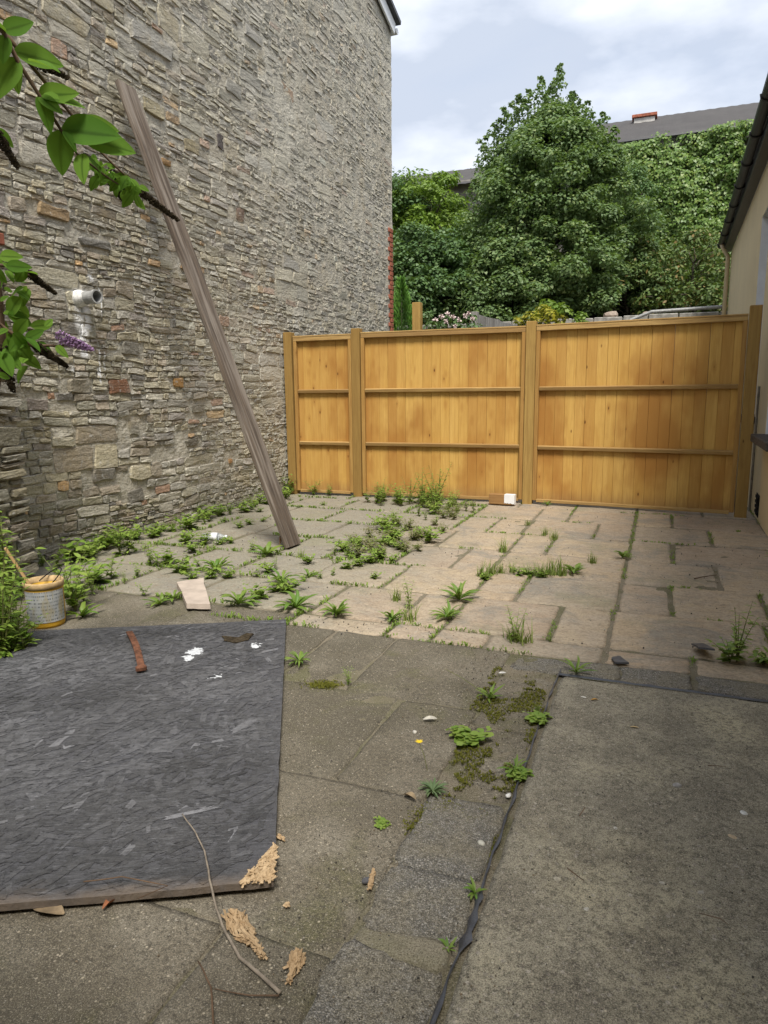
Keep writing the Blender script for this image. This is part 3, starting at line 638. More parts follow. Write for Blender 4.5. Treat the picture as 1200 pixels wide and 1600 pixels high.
# pipe stub
pp = on(128, 467, 0, WX); ps = empty('waste_pipe', (WX, pp.y - .03, pp.z)); tag(ps, 'short paint-splashed pipe stub sticking out of the stone wall', 'pipe')
Mp = Matrix.Rotation(R(90), 3, 'Y'); Mp = Matrix.Rotation(R(-6), 3, 'Z') @ Mp
mb = MB(); mb.lathe([(.046, -.05), (.046, .165), (.052, .167), (.052, .195), (.041, .195), (.041, .0)], (0, 0, 0), 20, M=Mp); mb.build('pipe', M_GREYPIPE, ps, smooth=False)
mb = MB(); mb.lathe([(.001, .03), (.0405, .03)], (0, 0, 0), 20, M=Mp); mb.build('pipe_bore', M_DARK, ps)
mb = MB(); mb.lathe([(.066, -.02), (.062, .02), (.054, .05), (.048, .075), (.0465, .09)], (0, 0, -.002), 16, M=Mp)
mb.v = [(x + .004 * nz(x * 60, y * 60, z * 60), y + .006 * nz(y * 50, z * 50), z + .006 * nz(z * 50, x * 40)) for x, y, z in mb.v]; mb.build('paint_crust', plain('dirty_white_paint', (.62, .61, .58), .7, .3, .35, 40, .5), ps, smooth=True)

# ------------------------------------------------------------------ timber fence
POSTS = [(-4.005, 7.355, 1.865), (-3.165, 7.355, 1.875), (-1.245, 7.42, 1.875), (.765, 7.20, 1.905)]
tfence = empty('timber_fence', (0, 0, 0)); tag(tfence, 'new orange timber fence of three panels closing off the yard', 'fence')
plab = ['leftmost timber fence post standing against the stone wall', 'timber fence post between the narrow panel and the middle panel', 'timber fence post between the middle panel and the right panel', 'tall timber fence post beside the beige house wall']
for (x, y, h), lb in zip(POSTS, plab):
    mb = MB(); bbox(mb, (0, 0, h / 2 - .02), (.05, .05, h / 2 + .02), .004); o = mb.build('fence_post', M_POST, tfence, (x, y, 0), (0, R(-.4) if x < -3.5 else 0, R(-3) if x > 0 else 0)); tag(o, lb)
panlab = ['narrow orange timber fence panel next to the stone wall', 'middle orange timber fence panel with dark stains and weeds at its foot', 'right orange timber fence panel beside the beige house']
for k in range(3):
    a, b_ = Vector(POSTS[k][:2]), Vector(POSTS[k + 1][:2]); d = (b_ - a).normalized(); nrm = Vector((d.y, -d.x)); L = (b_ - a).length - .11
    o0 = a + d * .055; rz = math.atan2(d.y, d.x); p = empty('fence_panel', (o0.x, o0.y, .03), rz); p.parent = tfence; tag(p, panlab[k])
    H = [1.765, 1.775, 1.78][k]
    nb = round((L - .0) / .1); bw = L / nb
    for i in range(nb):
        mb = MB(); w2 = bw / 2; t1, t2 = (.014, .016); j = random.uniform(-.003, .003); rk = random.uniform(-.0015, .0015)
        gq = .0022; pf = [(-w2, .004), (-w2 + gq, -.003), (w2 - gq, .0), (w2, .003), (w2, t2), (-w2, t2)]; mb.add([(a, b_, .012) for a, b_ in pf] + [(a + rk, b_, H - .02 + j) for a, b_ in pf], [(5, 4, 3, 2, 1, 0), (6, 7, 8, 9, 10, 11)] + [(q, (q + 1) % 6, 6 + (q + 1) % 6, 6 + q) for q in range(6)])
        mb.build('board', M_BOARD, p, ((i + .5) * bw, .012 + random.uniform(-.001, .003), 0))
    for z, hh, dd in ((.60 - .03, .018, .017), (1.20 - .03, .018, .017)):
        mb = MB(); bbox(mb, (0, 0, 0), (L / 2 - .042, dd, hh), .003); mb.build('rail', M_RAIL, p, (L / 2, -.012 + random.uniform(-.002, .002), z + random.uniform(-.004, .004)), (R(14), 0, 0))
    mb = MB(); bbox(mb, (0, 0, 0), (L / 2 - .002, .022, .022), .003); mb.build('rail', M_RAIL, p, (L / 2, -.014, H - .012))
    mb = MB(); bbox(mb, (0, 0, 0), (L / 2, .030, .008), .003); mb.build('capping', M_RAIL, p, (L / 2, -.008, H + .019))
    mb = MB(); bbox(mb, (0, 0, 0), (L / 2 - .042, .018, .016), .003); mb.build('rail', M_RAIL, p, (L / 2, -.012, .008))
    for x in (.021, L - .021):
        mb = MB(); bbox(mb, (0, 0, 0), (.020, .021, H / 2 - .022), .003); mb.build('batten', M_BATTEN, p, (x, -.014, H / 2 - .012))

# ------------------------------------------------------------------ rendered house on the right
HD = Vector((.0195, .9998)); HO = Vector((.905, 7.523)); hrz = math.atan2(HD.y, HD.x) - math.pi / 2
rh = empty('rendered_house', (HO.x, HO.y, 0), hrz); tag(rh, 'beige rendered house along the right edge with black gutter', 'house')
def wall_holes(s0, s1, z0, z1, holes, th=.3):
    """wall in the local YZ plane, outer face at x=0 facing -x"""
    ss = sorted({s0, s1, *[h[0] for h in holes], *[h[1] for h in holes]}); zs = sorted({z0, z1, *[h[2] for h in holes], *[h[3] for h in holes]}); mb = MB()
    for a, b_ in zip(ss, ss[1:]):
        for c, d in zip(zs, zs[1:]):
            m_, n_ = (a + b_) / 2, (c + d) / 2
            if any(h[0] < m_ < h[1] and h[2] < n_ < h[3] for h in holes): continue
            mb.add([(0, a, c), (0, b_, c), (0, b_, d), (0, a, d)], [(0, 3, 2, 1)])
    return mb
EZ = 3.50
W1 = (.50, 1.31, .9, 2.98); W2 = (-1.55, -.50, .78, 2.15)
mb = wall_holes(-8.5, 6.28, -.05, EZ, [W1, W2])
mb.add([(0, 6.28, -.05), (5, 6.28, -.05), (5, 6.28, EZ), (0, 6.28, EZ)], [(0, 3, 2, 1)])
hwall = mb.build('wall', M_RENDER, rh)
for (a, b_, c, d) in (W1, W2):
    wr = MB(); dp = .13
    wr.add([(0, b_, c), (dp, b_, c), (dp, b_, d), (0, b_, d)], [(0, 1, 2, 3)]); wr.add([(0, a, c), (dp, a, c), (dp, a, d), (0, a, d)], [(0, 3, 2, 1)])
    wr.add([(0, a, d), (dp, a, d), (dp, b_, d), (0, b_, d)], [(0, 1, 2, 3)]); wr.add([(0, a, c), (dp, a, c), (dp, b_, c), (0, b_, c)], [(0, 3, 2, 1)])
    w = wr.build('window', M_WHITE, rh)
    fr = MB(); fw = .03
    for (y_, z_, hy, hz) in ((a + fw, (c + d) / 2, fw, (d - c) / 2), (b_ - fw, (c + d) / 2, fw, (d - c) / 2), ((a + b_) / 2, c + fw, (b_ - a) / 2 - 2 * fw, fw), ((a + b_) / 2, d - fw, (b_ - a) / 2 - 2 * fw, fw), ((a + b_) / 2, (c + d) / 2, (b_ - a) / 2 - 2 * fw, .02)): bbox(fr, (dp + .02, y_, z_), (.022, hy - .001, hz - .001), .003)
    fr.build('frame', M_WHITE, w); g_ = MB(); g_.add([(dp + .03, a, c), (dp + .03, b_, c), (dp + .03, b_, d), (dp + .03, a, d)], [(0, 3, 2, 1)]); g_.build('pane', M_GLASS, w)
    s_ = MB(); bbox(s_, (.02, (a + b_) / 2, c - .035), (.13, (b_ - a) / 2 + .06, .035), .008); s_.build('sill', M_SILL, w)
# air vent low on the wall
mb = MB()
for k in range(4): mb.box((-.006, -.36, .06 + k * .045), (.008, .11, .012))
mb.box((-.001, -.36, .125), (.004, .12, .10)); mb.build('air_vent', M_DARK, rh)
# eaves: soffit, fascia, half-round gutter with brackets, roof
mb = MB(); bbox(mb, (-.045, -1.0, EZ + .02), (.046, 7.42, .012), .002); mb.build('soffit', M_GUTTER, rh)
mb = MB(); bbox(mb, (-.102, -1.0, EZ + .07), (.012, 7.42, .06), .002); mb.build('fascia', M_GUTTER, rh)
mb = MB(); prof = [(-.052, 0.0), (-.047, -.03), (-.028, -.050), (0, -.056), (.028, -.050), (.047, -.03), (.052, 0.0)]; ys_ = [-8.4, 6.5]; v = []; f = []
for y_ in ys_: v += [(-.168 + a, y_, EZ + .14 + b_) for a, b_ in prof]
for k in range(6): f.append((k, k + 1, k + 8, k + 7))
f.append(tuple(range(7, 14))); mb.add(v, f); mb.build('gutter', M_GUTTER, rh)
for k in range(15):
    mb = MB(); mb.tube([(-.168 + a * 1.12, 0, EZ + .14 + b_ * 1.12) for a, b_ in prof], .009, 5); mb.build('gutter_bracket', M_GUTTER, rh, (0, 6.3 - k * .95, 0))
mb = MB(); mb.add([(-.17, -8.5, EZ + .17), (-.17, 6.52, EZ + .17), (3.0, 6.52, EZ + 2.3), (3.0, -8.5, EZ + 2.3), (-.17, -8.5, EZ + .20), (-.17, 6.52, EZ + .20), (3.0, 6.52, EZ + 2.33), (3.0, -8.5, EZ + 2.33)], [(0, 1, 2, 3)[::-1], (4, 5, 6, 7), (0, 1, 5, 4), (1, 2, 6, 5), (3, 0, 4, 7)]); mb.build('roof', M_SLATE, rh)
mb = MB(); mb.tube([(-.165, 6.12, EZ + .09), (-.14, 6.12, EZ + .02), (-.06, 6.12, EZ - .12), (-.06, 6.12, 0)], .036, 10); mb.build('downpipe', M_PIPE, rh, smooth=True)
mb = MB(); mb.tube([(-.02, .10, 0), (-.02, .10, 1.2)], .012, 6); mb.build('conduit', M_GREYPIPE, rh)

# unseen wing added behind the viewer to shade the foreground
mb = MB(); mb.box((-2.9, -8.9, 1.25), (2.85, .35, 1.30)); mb.build('added_shade_wall', M_RENDER, rh)
mb = MB(); mb.box((-2.9, -8.75, 2.62), (3.0, .6, .05)); mb.build('added_shade_roof', M_SLATE, rh)

# ------------------------------------------------------------------ garden and slope beyond the fence
mb = MB(); v = []; f = []; xs2 = np.linspace(-60, 60, 61); ys2 = np.concatenate([np.linspace(14.1, 24, 12), [30, 45, 80]])
for y in ys2:
    for x in xs2: v.append((x, y, 2.25 + min(1.3, max(0, (y - 14.1) * .17)) + .15 * nz(x * .5, y * .5) + max(0, (y - 30) * .02)))
n_ = len(xs2); f = [(j * n_ + i, j * n_ + i + 1, (j + 1) * n_ + i + 1, (j + 1) * n_ + i) for j in range(len(ys2) - 1) for i in range(n_ - 1)]
mb.add(v, f); o = mb.build('hillside', M_SOIL, smooth=True); o['kind'] = 'structure'
rw = empty('retaining_wall', (-1.5, 14, 0)); tag(rw, 'grey concrete retaining wall with rough coping seen over the fence', 'wall')
mb = MB(); bbox(mb, (0, .14, 1.2), (12, .14, 1.22), .01); mb.build('wall', plain('grey_concrete', (.25, .24, .225), .9, .2, .3, 5, .5), rw)
M_COPE = plain('rough_coping', (.29, .275, .245), .9, .2, .35, 9, .8)
x = -6.0
while x < 5:
    w = random.uniform(.35, .7); mb = MB(); bbox(mb, (0, 0, 0), (w / 2 - .008, .18, random.uniform(.04, .055)), .012); mb.v = [(a + .008 * nz(a * 9, b_ * 9, c * 9 + x), b_, c + .01 * nz(a * 7, x)) for a, b_, c in mb.v]
    mb.build('coping_stone', M_COPE, rw, (x + w / 2, .12, 2.475 + random.uniform(-.01, .01))); x += w
mb = MB(); mb.tube([(-.55, 13.75, 2.42), (-.2, 13.75, 2.55), (.95, 13.75, 2.58)], .03, 8); o = mb.build('grey_pipe', M_GREYPIPE); tag(o, 'thin grey pipe lying along the retaining wall coping by the house', 'pipe')
for (px, py, s) in ((955, 488, .12), (1010, 497, .07)):
    p = on(px, py, 1, 14.1); mb = MB(); bm = bmesh.new(); bmesh.ops.create_icosphere(bm, subdivisions=2, radius=s)
    mb.add([Vector((q.co.x * 1.2, q.co.y, q.co.z * .7)) * (1 + .25 * nz(*(q.co * 14))) for q in bm.verts], [[q.index for q in fc.verts] for fc in bm.faces], (.35, .28, .22)); bm.free()
    o = mb.build('loose_stone', M_TINT, None, (p.x, 14.12, 2.55)); tag(o, 'larger brownish stone on the retaining wall coping' if s > .1 else 'smaller brownish stone on the retaining wall coping', 'stone')
# lone post, weathered fence
pb = on(652, 473, 1, 9.0); mb = MB(); bbox(mb, (0, 0, pb.z / 2), (.055, .055, pb.z / 2), .004); o = mb.build('timber_post', M_POST, None, (pb.x, 9.0, 0)); tag(o, 'lone timber post standing behind the middle fence panel', 'post')
wf = empty('weathered_fence', (-2.46, 10.0, 0)); tag(wf, 'grey weathered board fence receding behind the middle panel', 'fence')
A = on(747, 490, 1, 10.0); B = on(806, 509, 1, 11.9); dirf = Vector((B.x - A.x, B.y - A.y, 0)); Lf = dirf.length; nbf = 15
for k in range(nbf):
    q = A + (B - A) * (k / (nbf - 1)); mb = MB(); bbox(mb, (0, 0, A.z / 2), (.010, Lf / nbf / 2 - .003, A.z / 2 - random.uniform(0, .02)), .002); mb.build('board', M_GREYWOOD, wf, (q.x + 2.46, q.y - 10.0, 0), (0, 0, math.atan2(dirf.y, dirf.x) - math.pi / 2))
mb = MB(); bbox(mb, (0, 0, A.z / 2), (.045, .045, A.z / 2 + .02), .004); mb.build('post', M_GREYWOOD, wf, (A.x + 2.46 - .03, A.y - 10.05, 0))

# long building on the slope
wh = empty('hillside_building', (0, 22, 3)); tag(wh, 'long building behind the trees with dark roof and ivy-covered wall', 'building')
M_ROOF = None
def roof_mat():
    m, t, b, o = mat('ribbed_roof'); p = wpos(t)
    c = mixc(t, noise(t, p, 1.1, 5, .65), (.045, .042, .042), (.09, .084, .08)); c = mixc(t, ramp(t, noise(t, p, 5, 4, .7), (.5, 0.), (.7, .5)), c, (.055, .05, .05)); S(t, b.inputs['Base Color'], c); b.inputs['Roughness'].default_value = .85; return m
M_ROOF = roof_mat(); M_OLDWALL = plain('old_grey_wall', (.22, .205, .18), .9, .2, .35, 3, .4)
def corr(x0, x1, ya, za, yb, zb, pitch=.30, amp=.007):
    mb = MB(); n = int((x1 - x0) / pitch * 4); v = []; f = []
    for i in range(n + 1):
        x = x0 + (x1 - x0) * i / n; d = amp * math.sin(2 * math.pi * (x - x0) / pitch)
        for k in range(7):
            s = k / 6; v.append((x, ya + (yb - ya) * s, za + (zb - za) * s + d + (.03 if k < 6 else 0) * (1 - (k % 2) * .5)))
    for i in range(n):
        for k in range(6): a = i * 7 + k; f.append((a, a + 7, a + 8, a + 1))
    mb.add(v, f); return mb
mb = MB(); mb.box((0, 3, 2.4), (2.6, 3, 2.66)); mb.box((-7, 3.2, 2.0), (4.38, 3, 2.70)); mb.build('wall', M_OLDWALL, wh, (.2, .1, -.1))
corr(-3.0, 3.4, -.25, 4.93, 3.2, 6.62).build('roof', M_ROOF, wh, smooth=True)
corr(-12, -3.0, -.15, 4.34, 3.0, 5.72).build('roof', M_ROOF, wh, smooth=True)
mb = MB(); mb.box((0, 0, 0), (3.1, .04, .10)); mb.build('fascia', plain('grey_fascia', (.33, .32, .29), .7, .3, .3, 6), wh, (.3, -.06, 4.80))
mb = MB(); mb.tube([(-2.9, -.3, 4.90), (3.4, -.3, 4.90)], .06, 6); mb.build('gutter', M_GUTTER, wh)
cp = on(1007, 193, 1, 24.6); ch = MB(); bbox(ch, (0, 0, -.3), (.30, .25, .42), .01); c_ = ch.build('chimney', plain('white_chimney', (.5, .48, .45), .9, .2, .2, 5, .4), wh, (cp.x, 24.6 - 22, cp.z - 3 - .02))
ch = MB(); bbox(ch, (0, 0, .17), (.36, .31, .045), .01); ch.build('chimney_cap', M_BRICK, c_)

def leaf_shape(kind):
    if kind == 'maple': return [(0, 0, 0), (.38, .10, .02), (.30, .38, .05), (.52, .62, .0), (.22, .68, .05), (0, 1.0, -.08), (-.22, .68, .05), (-.52, .62, 0), (-.30, .38, .05), (-.38, .10, .02)]
    if kind == 'ivy': return [(0, 0, 0), (.45, -.05, .03), (.38, .45, .05), (0, .95, -.06), (-.38, .45, .05), (-.45, -.05, .03)]
    if kind == 'oval': return [(0, 0, 0), (.22, .25, .03), (.24, .6, .02), (0, 1, -.1), (-.24, .6, .02), (-.22, .25, .03)]
    if kind == 'spray': return [(0, 0, 0), (.12, .3, .02), (.10, .7, .0), (0, 1, 0), (-.10, .7, 0), (-.12, .3, .02)]
def leaf_cloud(name, P, Nn, size, m, parent, kind='maple', droop=.35):
    n = len(P); T = np.array(leaf_shape(kind)); k = len(T)
    Nn = Nn / (np.linalg.norm(Nn, axis=1, keepdims=True) + 1e-9)
    rnd = rng.normal(size=(n, 3)); rnd[:, 2] -= droop * 2; tdir = rnd - Nn * np.sum(rnd * Nn, axis=1, keepdims=True); tdir /= (np.linalg.norm(tdir, axis=1, keepdims=True) + 1e-9)
    side = np.cross(tdir, Nn); s = (size * rng.uniform(.6, 1.25, n))[:, None]
    V = np.zeros((n, k, 3))
    for i in range(k): V[:, i, :] = P + s * (side * T[i, 0] + tdir * T[i, 1] + Nn * T[i, 2])
    me = bpy.data.meshes.new(name); me.vertices.add(n * k); me.vertices.foreach_set('co', V.reshape(-1).astype(np.float32))
    me.loops.add(n * k); me.loops.foreach_set('vertex_index', np.arange(n * k, dtype=np.int32)); me.polygons.add(n)
    me.polygons.foreach_set('loop_start', (np.arange(n) * k).astype(np.int32)); me.update(calc_edges=True); me.materials.append(m)
    a = me.attributes.new('tint', 'FLOAT_COLOR', 'POINT'); c = np.ones((n, k, 4), dtype=np.float32); c[:, :, 0] = rng.random(n)[:, None]; c[:, :, 1] = rng.random(n)[:, None]; a.data.foreach_set('color', c.reshape(-1))
    return link(name, me, parent)
def clumps(centers, radii, per, up=.7):
    P = []; Q = []
    for c, r in zip(centers, radii):
        d = rng.normal(size=(per, 3)); d /= np.linalg.norm(d, axis=1, keepdims=True); rr = r * rng.uniform(.35, 1.0, per)[:, None] ** .6
        p = c + d * rr * np.array([1, 1, .62]); P.append(p); nn = d * .55 + rng.normal(size=(per, 3)) * .35; nn[:, 2] += up; Q.append(nn)
    return np.vstack(P), np.vstack(Q)
def crown(base, prof, ncl, per, rad, asym=.25, squash=1.0, seed=1):
    """clump centres near the surface of a lumpy revolved outline"""
    zs = np.array([p[0] for p in prof]); rs = np.array([p[1] for p in prof]); cs = []; rr = []
    w = rs / rs.sum()
    while len(cs) < ncl:
        z = rng.uniform(zs.min(), zs.max()); r = np.interp(z, zs, rs)
        if rng.random() > (r + .15) / (rs.max() + .15): continue
        a = rng.uniform(0, 2 * math.pi); lump = 1 + asym * mnoise.noise(Vector((math.cos(a) * 1.5 + seed, math.sin(a) * 1.5, z * .8)))
        q = r * lump * rng.uniform(.55, 1.0) ** .7
        cs.append((base[0] + q * math.cos(a), base[1] + q * math.sin(a) * squash, z)); rr.append(rad * rng.uniform(.6, 1.2))
    return np.array(cs), np.array(rr)
def trunk_mesh(base, top, r0, limbs, lean=(0, 0)):
    mb = MB(); b = Vector(base); t_ = Vector(top); pts = [b + (t_ - b) * s + Vector((.08 * nz(s * 4, r0), .08 * nz(s * 4, r0 + 3), 0)) * (s > 0) for s in np.linspace(0, 1, 8)]
    mb.tube(pts, [r0 * (1 - .85 * s) for s in np.linspace(0, 1, 8)], 8)
    for q in limbs:
        q = Vector(q); s = max(.1, min(.85, ((q.z - b.z) / (t_.z - b.z)) * .75)); st = b + (t_ - b) * s; mid = (st + q) / 2 + Vector((0, 0, .12))
        mb.tube([st, mid, q], [r0 * .4 * (1 - s * .5), r0 * .22, .012], 5)
    return mb
def tree(name, label, base, prof, ncl, per, rad, lsize, m, kind='maple', asym=.25, squash=1.0, r0=.14, cat='tree', group=None, droop=.35, up=.7, extra=None):
    t = empty(name, base); tag(t, label, cat, group)
    cs, rr = crown(base, prof, ncl, per, rad, asym, squash, seed=base[0])
    ci, ri = crown(base, [(a, r_ * .55) for a, r_ in prof], ncl // 4, per, rad * 1.2, asym, squash, seed=base[0] + 3); cs = np.vstack([cs, ci]); rr = np.concatenate([rr, ri])
    P, Q = clumps(cs, rr, per, up)
    if extra is not None: P2, Q2 = clumps(extra[0], extra[1], 34, up); P = np.vstack([P, P2]); Q = np.vstack([Q, Q2])
    o = leaf_cloud('crown', P, Q, lsize, m, t, kind, droop); o.location = -Vector(base)
    ii = rng.choice(len(cs), min(26, len(cs)), replace=False); top = (base[0], base[1], prof[-1][0] - .3)
    tr = trunk_mesh(base, top, r0, [cs[i] for i in ii]).build('trunk', M_BARK, t, smooth=True); tr.location = -Vector(base)
    return t
def hz(y): return 2.25 + min(1.3, max(0, (y - 14.1) * .17))
# sycamore: pointed tip and two shoulder leaders
ex_c = []; ex_r = []
for (px, y0, y1) in ((871, 102, 190), (842, 122, 200), (805, 150, 230), (915, 160, 240), (940, 178, 260), (775, 188, 270), (888, 145, 220), (825, 142, 220), (860, 130, 220), (790, 170, 250), (955, 200, 280), (755, 215, 290), (900, 152, 230)):
    for yy in np.arange(y0, y1, 6): p = on(px + random.uniform(-7, 7), yy, 1, 16.6 + random.uniform(-.3, .3)); ex_c.append(p); ex_r.append(.06 + .24 * (yy - y0) / (y1 - y0))
tree('sycamore_tree', 'tall pointed sycamore tree in the middle behind the fence', (-2.45, 16.6, hz(16.6)), [(2.9, 1.9), (3.6, 2.2), (4.6, 2.05), (5.4, 1.85), (6.0, 1.45), (6.5, .95), (6.9, .5), (7.2, .15)], 460, 270, .33, .062, M_SYC, kind='ivy', extra=(np.array([tuple(p) for p in ex_c]), np.array(ex_r)), asym=.3)
tree('lime_tree', 'yellow-green leafy tree left of the tall sycamore', (-5.55, 17.6, hz(17.6)), [(3.0, .9), (4.0, 1.2), (5.0, 1.2), (5.9, .95), (6.5, .45)], 175, 130, .34, .10, M_LIME, kind='oval')
tree('dark_tree', 'dark green tree at the corner of the stone house behind the fence', (-7.0, 17.2, hz(17.2)), [(2.8, 1.3), (4.0, 1.5), (5.2, 1.4), (6.1, 1.1), (6.7, .5)], 200, 130, .38, .10, M_DARKLEAF, kind='oval')
tree('small_tree', 'low dark bushy tree in front of the yellow-green tree', (-4.9, 15.3, hz(15.3)), [(2.4, 1.1), (3.2, 1.35), (4.0, 1.1), (4.6, .6)], 150, 190, .32, .066, M_DARKLEAF, asym=.35, kind='ivy')
tree('small_tree', 'low dark bushy tree at the foot of the sycamore', (-3.0, 15.0, hz(15)), [(2.4, .9), (3.0, 1.1), (3.6, .9), (4.1, .4)], 130, 190, .32, .066, M_SYC, asym=.35, kind='ivy')
tree('small_tree', 'dark leafy tree between the sycamore and the ivy wall', (-1.0, 18.6, hz(18.6)), [(3.0, 1.0), (4.2, .9), (5.2, .7), (5.9, .5), (6.3, .25)], 110, 170, .32, .07, M_DARKLEAF, asym=.3, kind='oval')
tree('bramble_thicket', 'tangled reddish-green bramble thicket below the ivy wall by the house', (.55, 17.3, hz(17.3)), [(2.6, 1.1), (3.3, 1.15), (4.0, .9), (4.5, .4)], 110, 95, .33, .09, M_BRAMBLE, kind='oval', asym=.4, r0=.05, cat='shrub')
tree('bramble_thicket', 'grey-green shrub between the sycamore and the bramble thicket', (-.75, 16.4, hz(16.4)), [(2.5, .7), (3.1, .85), (3.9, .7), (4.3, .3)], 70, 90, .3, .085, M_BRAMBLE, kind='oval', asym=.4, r0=.05, cat='shrub')
tree('leafy_shrub', 'leafy mid-green shrub left of the flowering shrubs behind the fence', (-5.6, 14.7, hz(14.7)), [(2.4, .8), (3.0, .9), (3.6, .5)], 80, 90, .3, .10, M_DARKLEAF, kind='oval', asym=.4, r0=.05, cat='shrub')
# ivy on the building wall
random.seed(21); iv = empty('ivy', (.3, 21.9, hz(21.9))); tag(iv, 'bright green ivy covering the wall of the hillside building', 'ivy')
cs = []; rr = []
for _ in range(980):
    x = rng.uniform(-2.3, 2.7); z = rng.uniform(3.0, 7.85)
    if z > 7.2 and rng.random() < .25 + .5 * mnoise.noise(Vector((x * 1.2, 0, 3))): continue
    cs.append((x, 21.85 - max(0, .35 + .5 * mnoise.noise(Vector((x * .8, z * .7, 8)))) - rng.uniform(0, .15), z)); rr.append(rng.uniform(.16, .34))
P, Q = clumps(np.array(cs), np.array(rr), 125, .35); Q[:, 1] -= .5
o = leaf_cloud('foliage', P, Q, .072, M_IVY, iv, 'ivy', .8); o.location = -Vector(iv.location)
mb = MB()
for _ in range(14):
    x = random.uniform(-2, 2.4); mb.tube([(x + .3 * nz(x, s), 21.93, 3.2 + 4.2 * s) for s in np.linspace(0, 1, 7)], [.03 * (1 - .7 * s) for s in np.linspace(0, 1, 7)], 5)
o = mb.build('stem', M_BARK, iv); o.location = -Vector(iv.location)
# garden plants right behind the fence
def shrub_pix(name, label, y, pxs, m, kind, lsize, rad, per, cat='shrub', ground=0.0):
    ctr = on(pxs[0][0], pxs[0][1], 1, y); t = empty(name, (ctr.x, y, ground)); tag(t, label, cat); cs = np.array([tuple(on(a, b_, 1, y + random.uniform(-.2, .2))) for a, b_ in pxs]); P, Q = clumps(cs, np.full(len(cs), rad), per)
    o = leaf_cloud('foliage', P, Q, lsize, m, t, kind); o.location = -Vector(t.location); mb = MB()
    for c in cs: mb.tube([(ctr.x, y, ground), ((ctr.x + c[0]) / 2 + .05, y, (ground + c[2]) / 2), tuple(c)], [.02, .012, .005], 5)
    q = mb.build('stem', M_BROWNSTEM, t); q.location = -Vector(t.location); return t, cs
shrub_pix('yellow_shrub', 'yellow-leaved shrub showing over the post between the right panels', 9.6, [(845, 500), (830, 494), (815, 500), (860, 490), (875, 498), (850, 482), (865, 505), (835, 508), (880, 512)], M_YELLOW, 'oval', .055, .10, 90)
shrub_pix('green_shrub', 'pale green leafy sprig above the yellow shrub', 9.9, [(868, 478), (855, 474), (880, 484), (845, 486)], M_LIME, 'maple', .07, .10, 40)
shrub_pix('green_shrub', 'small bright green shrub just right of the yellow shrub', 12.5, [(908, 492), (905, 500), (912, 505)], M_LIME, 'oval', .07, .10, 70)
t, cs = shrub_pix('flowering_shrub', 'pale pink flowering shrub behind the middle fence panel', 9.3, [(672, 505), (690, 508), (700, 498), (712, 505), (725, 510), (735, 498), (665, 492), (745, 512)], M_DARKLEAF, 'oval', .06, .10, 60)
for c in [on(a, b_, 1, 9.15) for a, b_ in ((690, 494), (700, 490), (708, 496), (718, 500), (733, 489), (727, 494), (697, 502), (712, 510), (680, 500), (738, 498))]:
    mb = MB(); c = Vector(c)
    for k in range(26):
        d = Vector((rng.normal(), rng.normal(), rng.normal())).normalized(); e = d.orthogonal().normalized() * .011; l_ = random.uniform(.02, .048)
        mb.add([(0, 0, 0), d * l_ * .7 + e, d * l_, d * l_ * .7 - e], [(0, 1, 2, 3)])
    o = mb.build('flower', M_PINKFL, t); o.location = c - Vector(t.location)
# columnar conifer
cb = (-4.30, 12.0, 0.0); t = empty('conifer', cb); tag(t, 'narrow bright green conifer at the corner of the stone house', 'conifer')
n = 5200; z = rng.uniform(.1, 3.08, n); r_ = np.interp(z, [0, .8, 2.2, 2.8, 3.1], [.30, .40, .27, .12, .02]) * rng.uniform(.6, 1.05, n); a = rng.uniform(0, 2 * math.pi, n)
P = np.stack([cb[0] + r_ * np.cos(a), cb[1] + r_ * np.sin(a), z], 1); Q = np.stack([np.cos(a + 1.3), np.sin(a + 1.3), rng.normal(size=n) * .3], 1)
o = leaf_cloud('foliage', P, Q, .11, M_CONIFER, t, 'spray', -1.6); o.location = -Vector(cb)
mb = MB(); mb.tube([(0, 0, 0), (0, 0, 2.9)], [.05, .01], 6); mb.build('trunk', M_BARK, t)

# ------------------------------------------------------------------ leaning plank
pk = empty('leaning_plank', (-2.59, 4.68, 0)); tag(pk, 'long weathered grey plank leaning against the stone wall', 'plank')
bot = Vector((-2.60, 4.69, .0)); topp = Vector((WX + .055, 4.82, 3.54)); ax = (topp - bot); Lp = ax.length; ax.normalize()
wd = Vector((0, 1, 0)); wd = (wd - ax * wd.dot(ax)).normalized(); nr = wd.cross(ax).normalized()
if nr.x < 0: nr = -nr
Mk = Matrix((wd, nr, ax)).transposed()
mb = MB(); ns = 40; v = []; f = []; prof = [(-.096, -.019), (.096, -.019), (.100, -.012), (.100, .015), (.094, .021), (-.094, .021), (-.100, .015), (-.100, -.012)]
for i in range(ns + 1):
    s = Lp * i / ns
    for a, b_ in prof:
        v.append((a + .004 * nz(s * 2.1, a * 9) + .002 * nz(s * 9, b_ * 50), b_ + .0025 * nz(s * 3, a * 20, 2), s + .006 * nz(a * 30, b_ * 60) * (i == ns)))
for i in range(ns):
    for k in range(8): f.append((i * 8 + k, i * 8 + (k + 1) % 8, (i + 1) * 8 + (k + 1) % 8, (i + 1) * 8 + k))
f += [tuple(range(8))[::-1], tuple(ns * 8 + k for k in range(8))]; mb.add(v, f)
o = mb.build('board', M_OLDWOOD, pk); o.matrix_local = Matrix.Translation(bot - Vector(pk.location) + nr * .02) @ Mk.to_4x4()
# foot of the plank must clear the paving
mb = MB()
for k in range(9): mb.box((random.uniform(-.101, -.09), .004 + random.uniform(-.015, .015), .03 + .02 * k), (.0018, .003, random.uniform(.02, .06)), (.42, .22, .09) if k < 3 else (.3, .26, .22))
q = mb.build('splinter', M_TINT, pk); q.matrix_local = o.matrix_local.copy()

